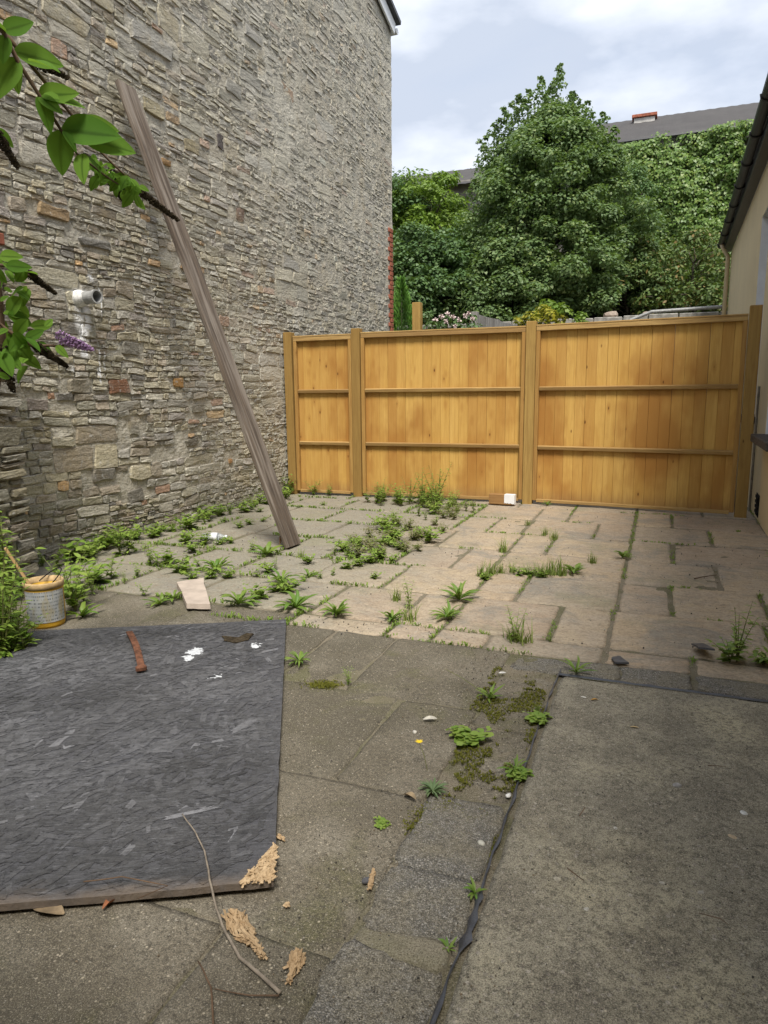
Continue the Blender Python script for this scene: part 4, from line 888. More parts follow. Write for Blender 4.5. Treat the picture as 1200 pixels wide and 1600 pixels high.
# ------------------------------------------------------------------ strand board on the ground
TR = G(447, 964, .045); BR = G(427, 1371, .04); vdir = (Vector((TR.x, TR.y)) - Vector((BR.x, BR.y))); LB = vdir.length; vdir.normalize(); udir = Vector((vdir.y, -vdir.x))
sb = empty('strand_board', (BR.x, BR.y, .024), math.atan2(udir.y, udir.x)); tag(sb, 'large black-painted strand board lying on the ground at left', 'board')
WB = 1.24
def bz(u, v): return .004 * nz(u * 1.5, v * 1.5) + .012 * max(0, -u - .3) * max(0, .5 - v)
mb = MB(); nu, nv = 24, 40; v = []; f = []
corner = [(-.085, 0), (0, .145)]
def cut(u, w): return (u + .085) / .085 + (.145 - w) / .145 - 1.0 > .0 if (u > -.085 and w < .145) else False
for j in range(nv + 1):
    for i in range(nu + 1):
        u = -WB + WB * i / nu; w = LB * j / nv
        e = .004 * nz(u * 12, w * 12)
        v.append((u + (e if i in (0, nu) else 0), w + (e if j in (0, nv) else 0), .009 + bz(u, w)))
top_n = len(v)
for q in list(v): v.append((q[0], q[1], q[2] - .018))
for j in range(nv):
    for i in range(nu):
        a = j * (nu + 1) + i; uc = -WB + WB * (i + .5) / nu; wc = LB * (j + .5) / nv
        f.append((a, a + 1, a + nu + 2, a + nu + 1))
        b0 = a + top_n; f.append((b0 + nu + 1, b0 + nu + 2, b0 + 1, b0))
def side(path):
    for a, b_ in zip(path, path[1:]): f.append((a, a + top_n, b_ + top_n, b_))
side([j * (nu + 1) for j in range(nv, -1, -1)]); side([i for i in range(nu + 1)]); side([j * (nu + 1) + nu for j in range(nv + 1)]); side([nv * (nu + 1) + i for i in range(nu, -1, -1)])
mb.add(v, f, (.07, .07, .077)); mb.build('panel', M_OSB, sb)
# overlapping strands of the surface
mb = MB()
for si in range(3000):
    u = random.uniform(-WB + .02, -.012); w = random.uniform(.012, LB - .012); L_ = random.uniform(.03, .075) * random.choice([1, 1, 1.6, 2.2]); wd_ = random.uniform(.007, .032) * (.6 + L_ * 6); an = random.gauss(.65, .55) + .5 * nz(u * 2, w * 2) if random.random() < .8 else random.uniform(0, 3.14)
    ca, sa = math.cos(an), math.sin(an); k = random.random(); g_ = .04 + .06 * k * k + .075 * nz(u * 3, w * 3, 4) + .05 * (w / LB) if random.random() > .03 else random.uniform(.16, .24)  # strands darker towards the near end: foreground shade put into their colour
    vv = []; ok = True; zl = .01005 + .0009 * random.random()
    for (a, b_) in ((-1, -.5), (-.75, -1), (-.1, -.85), (.7, -1), (1, -.3), (.8, .5), (.9, .9), (.2, 1), (-.6, .8), (-.95, .9), (-.8, .2)):
        x, y = a * L_ / 2 * random.uniform(.8, 1), b_ * wd_ / 2 * random.uniform(.6, 1); U, W_ = u + x * ca - y * sa, w + x * sa + y * ca
        if not (-WB + .004 < U < -.003 and .004 < W_ < LB - .004) or cut(U + .012, W_ - .012): ok = False; break
        vv.append((U, W_, zl + bz(U, W_)))
    if ok: mb.add(vv, [tuple(range(11))], (g_, g_, g_ * 1.06))
o = mb.build('strand_surface', M_OSB, sb); o['kind'] = 'stuff'
# broken corner of raw fibre
mb = MB()
for _ in range(420):
    u = random.uniform(-.088, .002); w = random.uniform(-.004, .148)
    if not cut(u - .004, w + .006): continue
    an = random.gauss(1.1, .5); L_ = random.uniform(.01, .026); M_ = Matrix.Rotation(an, 3, 'Z') @ Matrix.Rotation(random.gauss(0, .18), 3, 'Y') @ Matrix.Rotation(random.gauss(0, .5), 3, 'X')
    k = random.uniform(.6, 1.15); mb.box((u, w, .0105 + .003 * random.random() + bz(u, w)), (L_ / 2, random.uniform(.0012, .004), .0006), (k, k, k), M_)
mb.add([(-.082, .001, .0103), (-.001, .001, .0103), (-.001, .140, .0103), (-.03, .09, .0103), (-.045, .05, .0103)], [(0, 1, 2, 3, 4)], (.8, .8, .8))
o = mb.build('broken_corner', M_RAW, sb); o['kind'] = 'stuff'; o['label'] = 'broken corner showing raw tan wood fibre'
SBM = Matrix.Translation(sb.location) @ Matrix.Rotation(sb.rotation_euler.z, 4, 'Z')
def on_board(px, py): return G(px, py, .036)

# rusty bar on the board
a, b_ = on_board(202, 992), on_board(221, 1050); mb = MB(); n = 12; v = []; f = []; d = (b_ - a); s_ = Vector((-d.y, d.x, 0)).normalized() * .014
for i in range(n + 1):
    p = a + d * (i / n) + s_ * .5 * math.sin(i / n * 3) ; zz = .012 + .010 * math.sin(i / n * math.pi)
    for (k, h_) in ((-1, 0), (1, 0), (1, .007), (-1, .007)): v.append((p.x + s_.x * k * (1 + .15 * nz(i, k)), p.y + s_.y * k, p.z + zz + h_))
for i in range(n):
    for k in range(4): f.append((i * 4 + k, i * 4 + (k + 1) % 4, i * 4 + 4 + (k + 1) % 4, i * 4 + 4 + k))
f += [(3, 2, 1, 0), tuple(n * 4 + k for k in range(4))]; mb.add(v, f)
rbar = empty('rusty_bar', (a.x, a.y, a.z)); tag(rbar, 'short rusty flat metal bar lying on the black board', 'metal bar')
o = mb.build('bar', M_RUST, rbar); o.location = -Vector(rbar.location)
mb = MB(); bbox(mb, (b_.x, b_.y, b_.z + .016), (.022, .012, .010), .004, Matrix.Rotation(math.atan2(s_.y, s_.x), 3, 'Z')); o = mb.build('bent_end', M_RUST, rbar); o.location = -Vector(rbar.location)

# ------------------------------------------------------------------ bucket and stick
bk0 = G(74, 975); bk = empty('paint_bucket', (bk0.x, bk0.y, .0), 0.0); tag(bk, 'yellow paint bucket with grey label and dirty water at the weeds', 'bucket')
def tin_mat():
    m, t, b, o = mat('printed_label'); oc = coords(t, 'Object'); x = sepxyz(t, oc)
    ang = math_(t, 'ARCTAN2', x[1], x[0])
    c = mixc(t, ramp(t, noise(t, oc, 14, 4), (.35, 0.), (.65, 1.)), (.30, .315, .32), (.43, .44, .435))
    rowv = math_(t, 'FRACT', math_(t, 'MULTIPLY', x[2], 55.0)); rowid = math_(t, 'FLOOR', math_(t, 'MULTIPLY', x[2], 55.0))
    comb = N(t, 'ShaderNodeCombineXYZ'); S(t, comb.inputs[0], math_(t, 'MULTIPLY', ang, 9.0)); S(t, comb.inputs[1], math_(t, 'MULTIPLY', rowid, 3.7))
    w = noise(t, comb.outputs[0], 3.0, 1)
    line = math_(t, 'MULTIPLY', sstep(t, w, .50, .54), sstep(t, math_(t, 'ABSOLUTE', math_(t, 'SUBTRACT', rowv, .5)), .24, .18))
    c = mixc(t, math_(t, 'MULTIPLY', line, .8), c, (.05, .06, .07))
    c = mixc(t, ramp(t, noise(t, mapping(t, oc, (20, 20, 5)), 1., 4), (.56, 0.), (.66, .6)), c, (.33, .27, .12)); S(t, b.inputs['Base Color'], c); b.inputs['Roughness'].default_value = .5; return m
M_LABEL = tin_mat(); M_YEL = plain('yellow_plastic', (.52, .30, .025), .5, .4, .25, 14); M_RIM = plain('dirty_rim', (.44, .31, .16), .7, .3, .3, 30)
M_WATER = plain('dirty_water', (.10, .085, .045), .1, .6, .2)
Rb, Hb = .092, .235
mb = MB(); mb.lathe([(.0, .0), (Rb * .93, .0), (Rb * .95, .012), (Rb * .985, .035), (Rb, .205), (Rb, .212), (Rb - .006, .212), (Rb - .012, .05), (0, .045)], (0, 0, 0), 36); mb.build('body', M_YEL, bk, smooth=True)
mb = MB(); v = []; f = []; a0, a1 = R(-118), R(25)
for i in range(25):
    an = a0 + (a1 - a0) * i / 24
    for (r_, z_) in ((Rb * .985 + .0015, .032), (Rb + .0012, .195)): v.append((r_ * math.cos(an), r_ * math.sin(an), z_))
for i in range(24): f.append((i * 2, i * 2 + 2, i * 2 + 3, i * 2 + 1))
mb.add(v, f); mb.build('label', M_LABEL, bk, smooth=True)
mb = MB(); mb.lathe([(Rb + .001, .205), (Rb + .005, .207), (Rb + .006, .232), (Rb + .002, .238), (Rb - .006, .236), (Rb - .007, .208)], (0, 0, 0), 36); mb.build('rim', M_RIM, bk, smooth=True)
mb = MB(); mb.lathe([(.0001, .185), (Rb - .008, .185)], (0, 0, 0), 28); mb.build('water', M_WATER, bk)
mb = MB(); mb.tube([(Rb * math.cos(R(60)) * math.cos(s) - .0, Rb * 1.02 * math.sin(s) + .02 * math.sin(s), .215 + .06 * math.sin(s) * 1.0) for s in np.linspace(.1, 3.0, 14)], .003, 5); mb.build('handle', M_DARK, bk)
mb = MB(); e0 = at(8, 856, (bk0 - CAMP).length * .985); e1 = Vector((bk0.x - .06, bk0.y - .02, .19)); ax_ = (e0 - e1); ln = ax_.length; ax_.normalize(); q_ = ax_.to_track_quat('Z', 'Y')
bbox(mb, (0, 0, ln / 2 - .06), (.013, .006, ln / 2 + .06), .002); o = mb.build('wooden_stick', M_STICK); o.location = e1; o.rotation_euler = q_.to_euler(); tag(o, 'pale wooden stick standing in the paint bucket', 'stick')

# ------------------------------------------------------------------ small things lying about
def poly_slab(name, pix, z0, th, m, label, cat, tint=(1, 1, 1), jag=.004, rx=0.0):
    P = [G(a, b_, z0) for a, b_ in pix]; c = sum(P, Vector()) / len(P); pts = []
    for i, p in enumerate(P):
        q = P[(i + 1) % len(P)]
        for s in (0, .25, .5, .75): r_ = p + (q - p) * s; pts.append(Vector((r_.x - c.x + random.uniform(-jag, jag), r_.y - c.y + random.uniform(-jag, jag), 0)))
    n = len(pts); v = [(p.x, p.y, 0) for p in pts] + [(p.x * .98, p.y * .98, th + random.uniform(-.001, .001)) for p in pts] + [(0, 0, th + .001)]
    f = [(i, (i + 1) % n, n + (i + 1) % n, n + i) for i in range(n)] + [(n + i, n + (i + 1) % n, 2 * n) for i in range(n)]
    mb = MB(); mb.add(v, f, tint); o = mb.build(name, m, None, (c.x, c.y, z0), (rx, 0, 0)); tag(o, label, cat); return o
poly_slab('broken_tile', [(276, 916), (318, 909), (328, 952), (292, 951)], .012, .028, plain('pale_pink_tile', (.43, .36, .30), .8, .25, .15, 12, .3), 'pale pinkish broken tile lying flat among the weeds', 'tile')
poly_slab('slate_fragment', [(1080, 1004), (1100, 1001), (1116, 1022), (1092, 1019)], .03, .008, M_SLATE, 'dark slate fragment tilted against the weeds at right', 'slate', jag=.003, rx=R(-12))
poly_slab('slate_fragment', [(955, 1029), (968, 1027), (982, 1038), (960, 1037)], .006, .008, M_SLATE, 'small dark slate chip at the edge of the sandstone paving', 'slate', jag=.004)
poly_slab('dead_leaf', [(347, 994), (372, 999), (385, 990), (397, 991), (388, 1000), (368, 1005), (350, 1001)], .037, .004, M_DEADFL, 'flat dark rotten leaf lying on the black board', 'leaf', jag=.002)
# plastic bottle
p = G(335, 845); bt = empty('plastic_bottle', (p.x, p.y, .034), R(15)); tag(bt, 'clear crushed plastic bottle lying on the paving by the wall', 'bottle')
Mb = Matrix.Rotation(R(90), 3, 'Y'); mb = MB(); mb.lathe([(.001, -.1), (.028, -.098), (.033, -.088), (.031, -.05), (.033, -.03), (.030, 0), (.033, .03), (.032, .05), (.014, .085), (.013, .095)], (0, 0, 0), 18, M=Mb); mb.v = [(x, y, z * (.85 + .15 * nz(x * 20))) for x, y, z in mb.v]; mb.build('bottle_body', M_CLEAR, bt, smooth=True)
mb = MB(); mb.lathe([(.0325, -.03), (.0338, -.03), (.0338, .03), (.0325, .03)], (0, 0, 0), 18, M=Mb); mb.build('label', M_WHITE, bt, smooth=True)
mb = MB(); mb.lathe([(.015, .092), (.015, .108), (.001, .109)], (0, 0, 0), 14, M=Mb); mb.build('cap', M_WHITE, bt)
# timber offcut with white paint
p = G(784, 790); tb = empty('timber_offcut', (p.x, p.y + .02, .012), R(-4)); tag(tb, 'short timber offcut half painted white at the foot of the middle panel', 'timber block')
mb = MB(); bbox(mb, (0, 0, .055), (.135, .035, .052), .004); mb.build('block', M_BLOCK, tb)
mb = MB(); v = []; f = []
for i in range(14):
    x = .03 + .107 * i / 13; zb = .012 + (.035 * abs(nz(i * 1.3, 4)) if i < 12 else 0); v += [(x, -.0372, zb), (x, -.0372, .1085), (x, .036, .1088)]
    if i: a = (i - 1) * 3; f += [(a, a + 3, a + 4, a + 1), (a + 1, a + 4, a + 5, a + 2)]
v += [(.1372, -.037, .003), (.1372, .036, .003), (.1372, .036, .1085), (.1372, -.037, .1085)]; n0 = len(v) - 4; f.append((n0, n0 + 1, n0 + 2, n0 + 3)); mb.add(v, f); mb.build('white_paint', M_WHITE, tb)

def chip(name, px0, px1, wdt, label, thick=.012, fib=160, z0=.004):
    a, b_ = G(*px0), G(*px1); d = b_ - a; L_ = d.length; an = math.atan2(d.y, d.x); mb = MB()
    for _ in range(fib):
        s = random.uniform(.03, .97); env = math.sin(math.pi * min(1, s * 1.3 + .12)) ** .6; w = random.uniform(-1, 1) * wdt / 2 * env; l_ = random.uniform(.012, .04); M_ = Matrix.Rotation(random.gauss(0, .35), 3, 'Z') @ Matrix.Rotation(random.gauss(0, .15), 3, 'Y') @ Matrix.Rotation(random.gauss(0, .5), 3, 'X'); k = random.uniform(.6, 1.1)
        mb.box((s * L_, w, thick * random.random() * (1 - abs(w) / wdt)), (min(l_, L_ * .4) / 2, random.uniform(.001, .0035), .0007), (k, k, k), M_)
    o = mb.build(name, M_RAW, None, (a.x, a.y, z0), (0, 0, an)); tag(o, label, 'wood chip'); return o
chip('wood_splinter', (360, 1432), (412, 1502), .045, 'long pale wood fibre splinter beside the twig', .014, 220)
chip('wood_splinter', (466, 1493), (453, 1535), .030, 'short pale wood fibre splinter on the dark aggregate block', .008, 90)
chip('wood_splinter', (436, 1308), (444, 1316), .012, 'tiny wood chip just right of the broken board corner', .004, 20)
chip('wood_splinter', (446, 1415), (452, 1420), .012, 'tiny wood chip right of the twig below the board', .004, 20)
chip('wood_splinter', (578, 1390), (583, 1366), .010, 'pale thin straight wood sliver standing out on the concrete', .006, 30)
def twig(name, pix, r0, r1, label, z=.006, zs=None, parent=None, m=M_BROWNSTEM, tagit=True):
    pts = [G(a, b_, (zs[i] if zs else z)) for i, (a, b_) in enumerate(pix)]; fine = []
    for i in range(len(pts) - 1):
        for s in (0, .33, .66): p = pts[i].lerp(pts[i + 1], s); fine.append(p + Vector((.002 * nz(p.x * 40), .002 * nz(p.y * 40, 3), 0)))
    fine.append(pts[-1]); n = len(fine); mb = MB(); mb.tube(fine, [r0 + (r1 - r0) * i / (n - 1) for i in range(n)], 6); o = mb.build(name, m, parent, smooth=True)
    if tagit: tag(o, label, 'twig')
    return o
M_TWIG = plain('grey_twig', (.22, .185, .145), .8, .2, .3, 40)
tw = empty('fallen_twig', G(438, 1552)); tag(tw, 'long curved grey twig lying across the near edge of the black board', 'twig')
o = twig('stem', [(438, 1552), (410, 1525), (375, 1497), (352, 1455), (338, 1420), (328, 1375), (320, 1330), (305, 1300), (285, 1272)], .0042, .0016, '', parent=tw, m=M_TWIG, zs=[.008, .008, .01, .015, .03, .052, .052, .055, .06], tagit=False); o.location = -Vector(tw.location)
o = twig('side_shoot', [(436, 1556), (390, 1555), (335, 1545)], .002, .001, '', parent=tw, m=M_BROWNSTEM, tagit=False); o.location = -Vector(tw.location)
twig('fallen_twig', [(310, 1502), (330, 1542), (333, 1600), (332, 1640)], .0016, .0024, 'thin brown twig running down to the bottom edge')
twig('fallen_twig', [(130, 1378), (190, 1370), (262, 1384), (215, 1404)], .0016, .001, 'thin bent twig along the near edge of the black board', zs=[.05, .05, .05, .03])
twig('fallen_twig', [(886, 1357), (912, 1376)], .0028, .0016, 'short dark twig in the middle of the concrete pad')
twig('fallen_twig', [(1092, 1428), (1125, 1436), (1142, 1448)], .0022, .0012, 'curved twig on the right of the concrete pad')
twig('fallen_twig', [(1106, 1196), (1135, 1198)], .002, .0014, 'short straight twig on the upper right of the concrete pad')
twig('fallen_twig', [(905, 1276), (914, 1262)], .0026, .002, 'stubby pale twig left of centre on the concrete pad')
twig('fallen_twig', [(1085, 904 + 0), (1100, 901), (1120, 898)], .004, .002, 'thin twig lying on the sandstone paving near the house')
M_DRY = tinted('dry_leaf', .7, .3, .2, 40)
def dryleaf(px, py, L_, rz, tint, label, cat='leaf', curl=.5, wdt=.4):
    p = G(px, py, .008); v = []; f = []; n = 8
    for i in range(n + 1):
        s = i / n; w = wdt * L_ * math.sin(math.pi * min(1, s * .92 + .06)) ** .8
        for k in (-1, -.5, 0, .5, 1): v.append((L_ * (s - .5), w * k / 2, curl * L_ * (.30 * k * k * math.sin(math.pi * s) + .12 * math.sin(3 * s))))
    for i in range(n):
        for k in range(4): a = i * 5 + k; f.append((a, a + 5, a + 6, a + 1))
    mb = MB(); mb.add(v, f, tint); o = mb.build('dry_leaf', M_DRY, None, (p.x, p.y, .010), (random.uniform(-.2, .2), random.uniform(-.2, .2), rz), smooth=True); tag(o, label, cat); return o
dryleaf(77, 1424, .075, .2, (.30, .22, .13), 'curled pale brown leaf below the near edge of the black board', wdt=.55)
dryleaf(173, 1414, .04, 1.2, (.32, .12, .05), 'small crumpled orange-red leaf under the near edge of the board', curl=.9)
dryleaf(640, 1246, .055, -.5, (.36, .27, .16), 'curled tan leaf beside the grey-green rosette')
dryleaf(672, 1124, .05, .3, (.55, .52, .44), 'pale cream scrap of leaf on the concrete slab', curl=.3)
dryleaf(929, 1094, .03, .4, (.50, .27, .05), 'yellow-orange scrap of leaf near the corner of the concrete pad', curl=.3)
dryleaf(912, 1090, .022, 0, (.62, .60, .55), 'white scrap beside the yellow leaf on the concrete pad', 'litter', curl=.1)
dryleaf(785, 1052, .032, .5, (.68, .67, .63), 'white scrap of paper near the corner of the edging', 'litter', curl=.2)
dryleaf(991, 1137, .03, 0, (.48, .36, .19), 'tan flake lying on the upper concrete pad', 'litter', curl=.2)
# pebbles that stand out one by one
def pebble(px, py, s, tint, label):
    bm = bmesh.new(); bmesh.ops.create_icosphere(bm, subdivisions=2, radius=s); mb = MB(); k = random.random() * 50
    mb.add([Vector((q.co.x * 1.3, q.co.y, q.co.z * .65)) * (1 + .3 * nz(*(q.co * (.7 / s) + Vector((k, 0, 0))))) for q in bm.verts], [[q.index for q in fc.verts] for fc in bm.faces], tint); bm.free()
    p = G(px, py); o = mb.build('pebble', M_TINT, None, (p.x, p.y, s * .45), (0, 0, random.random() * 3), smooth=True); tag(o, label, 'pebble')
for a in [(1162, 1274, .010, (.72, .72, .70), 'white shell-like pebble at the right side of the concrete pad'), (1144, 1312, .012, (.46, .36, .24), 'tan pebble just below the white pebble on the concrete pad'), (871, 1377, .0085, (.46, .42, .33), 'pale pebble left of the short dark twig on the pad'), (1058, 1230, .011, (.36, .35, .34), 'grey pebble on the upper concrete pad'), (962, 1297, .007, (.55, .53, .48), 'small cream pebble in the middle of the pad'), (794, 1245, .009, (.72, .71, .68), 'white pebble beside the plastic strip'), (1113, 1500, .007, (.6, .6, .64), 'bluish white pebble low on the concrete pad'), (1095, 1398, .008, (.45, .42, .36), 'pale pebble beside the curved twig'), (916, 1424, .007, (.55, .52, .46), 'small cream pebble below the short dark twig'), (648, 1145, .008, (.6, .57, .5), 'cream pebble on the concrete slab near the yellow flower'), (572, 1378, .009, (.10, .10, .11), 'dark grey pebble beside the pale sliver'), (283, 1396, .008, (.5, .48, .44), 'pale pebble just below the near edge of the board'), (752, 1320, .009, (.62, .60, .52), 'white stub lying on the aggregate edging block'), (1034, 1383, .007, (.5, .47, .4), 'pale pebble in the right centre of the pad')]: pebble(*a)
# loose grit, uncountable
mb = MB()
for _ in range(5200):
    r_ = random.random()
    if r_ < .40: x, y = random.uniform(-.33, 1.2), random.uniform(.9, 2.85)
    elif r_ < .62: x, y = random.uniform(-.72, -.33), random.uniform(.9, 3.0)
    elif r_ < .80: x, y = random.uniform(-2.4, -.55), random.uniform(.9, 3.2)
    else: x, y = random.uniform(-4.0, .85), random.uniform(3.1, 7.3)
    if (x, y) and -2.9 < x < -.8 and y < 3.2 and r_ > .62 and r_ < .8 and (Vector((x, y)) - Vector((BR.x, BR.y))).dot(udir) < 0 and 0 < (Vector((x, y)) - Vector((BR.x, BR.y))).dot(vdir) < LB: continue
    s = random.uniform(.0012, .0036) * (1.0 if y < 3 else 1.6); t_ = random.choice([(.10, .09, .075), (.20, .17, .13), (.34, .31, .26), (.45, .42, .36), (.24, .19, .13), (.06, .055, .05)])
    zb = .006 if (x > -.32 and y < 2.83) else .001
    v = [(x + s * random.uniform(.6, 1.3), y, zb + s * .3), (x - s * .5, y + s, zb + s * .2), (x - s * .5, y - s * random.uniform(.6, 1), zb + s * .2), (x, y, zb + s * 1.1), (x, y, zb - s)]
    mb.add(v, [(0, 1, 3), (1, 2, 3), (2, 0, 3), (1, 0, 4), (2, 1, 4), (0, 2, 4)], t_)
o = mb.build('grit', M_TINT); tag(o, 'loose grit scattered over the paving and concrete', 'grit', kind='stuff')

# ------------------------------------------------------------------ weeds
def leafstrip(L_, W_, arch, kind, n=8, fold=.25):
    """leaf along +Y from the origin, rising then drooping"""
    v = []; f = []
    for i in range(n + 1):
        s = i / n
        if kind == 'dandelion': w = W_ * (.18 + .82 * s ** .8) * (1 - s ** 6) * (.55 + .45 * (1 if i % 2 == 0 else .35))
        elif kind == 'dock': w = W_ * math.sin(math.pi * min(1, .12 + .88 * s)) ** .75 * (1 + .12 * math.sin(i * 2.4))
        elif kind == 'lance': w = W_ * math.sin(math.pi * min(1, .05 + .95 * s)) ** .9
        else: w = W_ * math.sin(math.pi * min(1, .03 + .97 * s ** .75)) ** .8
        y = L_ * (s - .12 * arch * s * s); z = L_ * arch * (1.05 * s - 1.05 * s * s)
        sw = .04 * L_ * math.sin(s * 3)
        v += [(-w / 2 + sw, y, z + fold * w), (sw, y, z), (w / 2 + sw, y, z + fold * w)]
    for i in range(n): a = i * 3; f += [(a, a + 3, a + 4, a + 1), (a + 1, a + 4, a + 5, a + 2)]
    mb = MB(); mb.add(v, f); mb.t = [(1, 1, 1) if k % 3 == 1 else (0, 0, 0) for k in range(len(v))]; return mb
LM = {}
for kind, W_ in (('dandelion', .26), ('dock', .19), ('lance', .12)):
    for m, mn in ((M_WEEDOBJ, 'g'), (M_GREYWEED, 'y')):
        LM[kind + mn] = [leafstrip(1.0, W_ * random.uniform(.85, 1.2), a, kind).mesh('leaf', m, True) for a in (.25, .45, .7)]
def rosette(px, py, L_, n, label, kind='dandelion', col_='g', flat=.35, group=None, cat='weed', pos=None):
    p = pos or G(px, py); t = empty('rosette_weed', (p.x, p.y, 0.0)); tag(t, label, cat, group); a0 = random.random() * 6
    for i in range(int(n * 1.4)):
        an = a0 + i * 2.399 + random.uniform(-.3, .3); el = random.uniform(.1, 1.0) * flat * 2.2; s = L_ * random.uniform(.6, 1.1) * 1.1
        o = link('leaf', random.choice(LM[kind + col_]), t, (0, 0, .002), (el, random.uniform(-.25, .25), an), (s, s, s)); 
    return t
# copyable leafy-stem, grass and mat plants
def leafy_meshes(nst, H, leafL, leafW, dens, m, spread=.25, droop=.2, roundl=False):
    st = MB(); fo = MB()
    for k in range(nst):
        an = random.random() * 6.28; ln = random.uniform(.1, 1) * spread; h_ = H * random.uniform(.6, 1.0); pts = [Vector((ln * h_ * s ** 1.4 * math.cos(an) + .02 * h_ * nz(s * 5, k), ln * h_ * s ** 1.4 * math.sin(an), h_ * s)) for s in np.linspace(0, 1, 6)]
        st.tube(pts, [max(.0008, .010 * H * (1 - .8 * s)) for s in np.linspace(0, 1, 6)], 4)
        nl = int(dens * h_ / H) + 2
        for i in range(nl):
            s = .08 + .92 * (i + random.random() * .6) / nl; s = min(s, 1); j = min(4, int(s * 5)); p = pts[j].lerp(pts[j + 1], s * 5 - j); aa = i * 2.2 + random.uniform(-.4, .4); el = random.uniform(.1, .8) - droop; l_ = leafL * random.uniform(.55, 1.1) * (1.15 - .5 * s); w_ = leafW / leafL * l_
            d = Vector((math.cos(aa) * math.cos(el), math.sin(aa) * math.cos(el), math.sin(el))); sd_ = Vector((-math.sin(aa), math.cos(aa), random.uniform(-.3, .3))); up_ = d.cross(sd_)
            r1, r2 = random.random(), random.random(); pr = ((0, 0), (.28, .9), (.62, .8), (1, 0)) if not roundl else ((0, 0), (.3, 1.0), (.75, .95), (1, .2))
            vv = []
            for (q, w) in pr: vv += [p + d * l_ * q + sd_ * w_ / 2 * w - up_ * .12 * l_ * q * q + up_ * .06 * l_ * w, p + d * l_ * q - up_ * .12 * l_ * q * q, p + d * l_ * q - sd_ * w_ / 2 * w - up_ * .12 * l_ * q * q + up_ * .06 * l_ * w]
            fo.add(vv, [(0, 3, 4, 1), (1, 4, 5, 2), (3, 6, 7, 4), (4, 7, 8, 5), (6, 9, 10, 7), (7, 10, 11, 8)], (r1, r2, 0))
    return st.mesh('stem', M_STEM), fo.mesh('foliage', m, True)
PV = {}
PV['tall'] = [leafy_meshes(5, 1.0, .16, .045, 20, M_WEED, .35) for _ in range(3)]
PV['bushy'] = [leafy_meshes(7, 1.0, .26, .13, 9, M_WEED, .85) for _ in range(4)]
PV['low'] = [leafy_meshes(12, 1.0, .55, .28, 7, M_WEED, 1.6) for _ in range(3)]
PV['red'] = [leafy_meshes(14, 1.0, .35, .14, 8, M_REDWEED, 1.3) for _ in range(3)]
PV['mat'] = [leafy_meshes(26, 1.0, 1.1, .85, 6, M_WEED, 3.0, .3, True) for _ in range(2)]
def grass_mesh(nb, lean):
    mb = MB()
    for _ in range(nb):
        an = random.random() * 6.28; l_ = random.uniform(.4, 1.05); ln = random.uniform(.1, 1) * lean; bx, by = rng.normal() * .12, rng.normal() * .12; w = random.uniform(.014, .03); d = Vector((math.cos(an), math.sin(an), 0)); s_ = Vector((-d.y, d.x, 0)); v = []
        for s in (0, .35, .7, 1): c = Vector((bx, by, 0)) + d * ln * l_ * s ** 1.8 + Vector((0, 0, l_ * (s - .25 * ln * s * s))); v += [c - s_ * w * (1 - s * .95), c + s_ * w * (1 - s * .95)]
        mb.add(v, [(0, 1, 3, 2), (2, 3, 5, 4), (4, 5, 7, 6)], (random.random(), random.random(), 0))
    return mb.mesh('blades', M_GRASS, True)
GM = [grass_mesh(46, .8) for _ in range(4)]
def leafy(kind, x, y, h_, label, group=None, cat='weed', name='leafy_weed', wide=1.0):
    t = empty(name, (x, y, -.004), random.random() * 6.28); tag(t, label, cat, group); st, fo = random.choice(PV[kind]); s = h_ * random.uniform(.85, 1.15) * 1.15
    link('stem', st, t, sc=(s * wide, s * wide, s)); link('foliage', fo, t, sc=(s * wide, s * wide, s)); return t
def grass(x, y, h_, label, group=None):
    o = link('grass_tuft', random.choice(GM), None, (x, y, -.004), (0, 0, random.random() * 6.28), (h_ * 1.1, h_ * 1.1, h_)); tag(o, label, 'grass', group); return o

for a in [(337, 893, .15, 14, 'yellow-green rosette weed left of the plank foot', 'dandelion'), (372, 945, .13, 13, 'yellowish rosette weed right of the pale tile', 'dandelion'), (416, 868, .15, 9, 'long-leaved dull green rosette just left of the plank foot', 'dock'), (462, 950, .14, 12, 'rosette weed with upright dock leaves just above the board corner', 'dock'), (526, 962, .12, 22, 'dense bright green rosette right of the board corner', 'lance'), (440, 912, .13, 12, 'broad rosette weed below the plank foot', 'dandelion'), (700, 966, .11, 18, 'lower half of the bright green weed in the sandstone joint', 'lance'), (718, 938, .14, 22, 'upper and larger bright green weed in the sandstone joint', 'lance'),
          (468, 1036, .085, 16, 'bright green rosette touching the right edge of the board', 'lance'), (764, 1092, .075, 11, 'star-shaped green rosette on bare soil by the edging', 'lance'), (896, 896, .11, 12, 'dark green dock at the right end of the joint grass', 'dock'), (973, 872, .10, 10, 'small bright leafy weed by the long joint near the fence', 'dock'), (900, 1052, .085, 8, 'flattened bright weed on the black edging corner', 'lance'), (742, 1398, .036, 7, 'small round-leaved seedling beside the plastic strip', 'dock'), (700, 1486, .03, 6, 'tiny seedling over the torn plastic strip', 'dock'),
          (250, 945, .11, 9, 'dark toothed dock leaves just left of the pale tile', 'dock'), (270, 938, .10, 10, 'green rosette just left of the pale tile', 'dandelion'), (130, 965, .13, 8, 'broad yellow-green dock leaf beside the bucket', 'dock'), (482, 902, .08, 9, 'small rosette weed right of the plank foot', 'dandelion'), (612, 970, .08, 12, 'small rosette at the edge of the concrete slabs', 'dock'), (855, 790, .07, 8, 'small sprout at the foot of the right fence panel', 'dock'), (805, 1205, .06, 14, 'small green weed beside the plastic strip above the moss', 'lance')]:
    rosette(a[0], a[1], a[2], a[3], a[4], a[5])
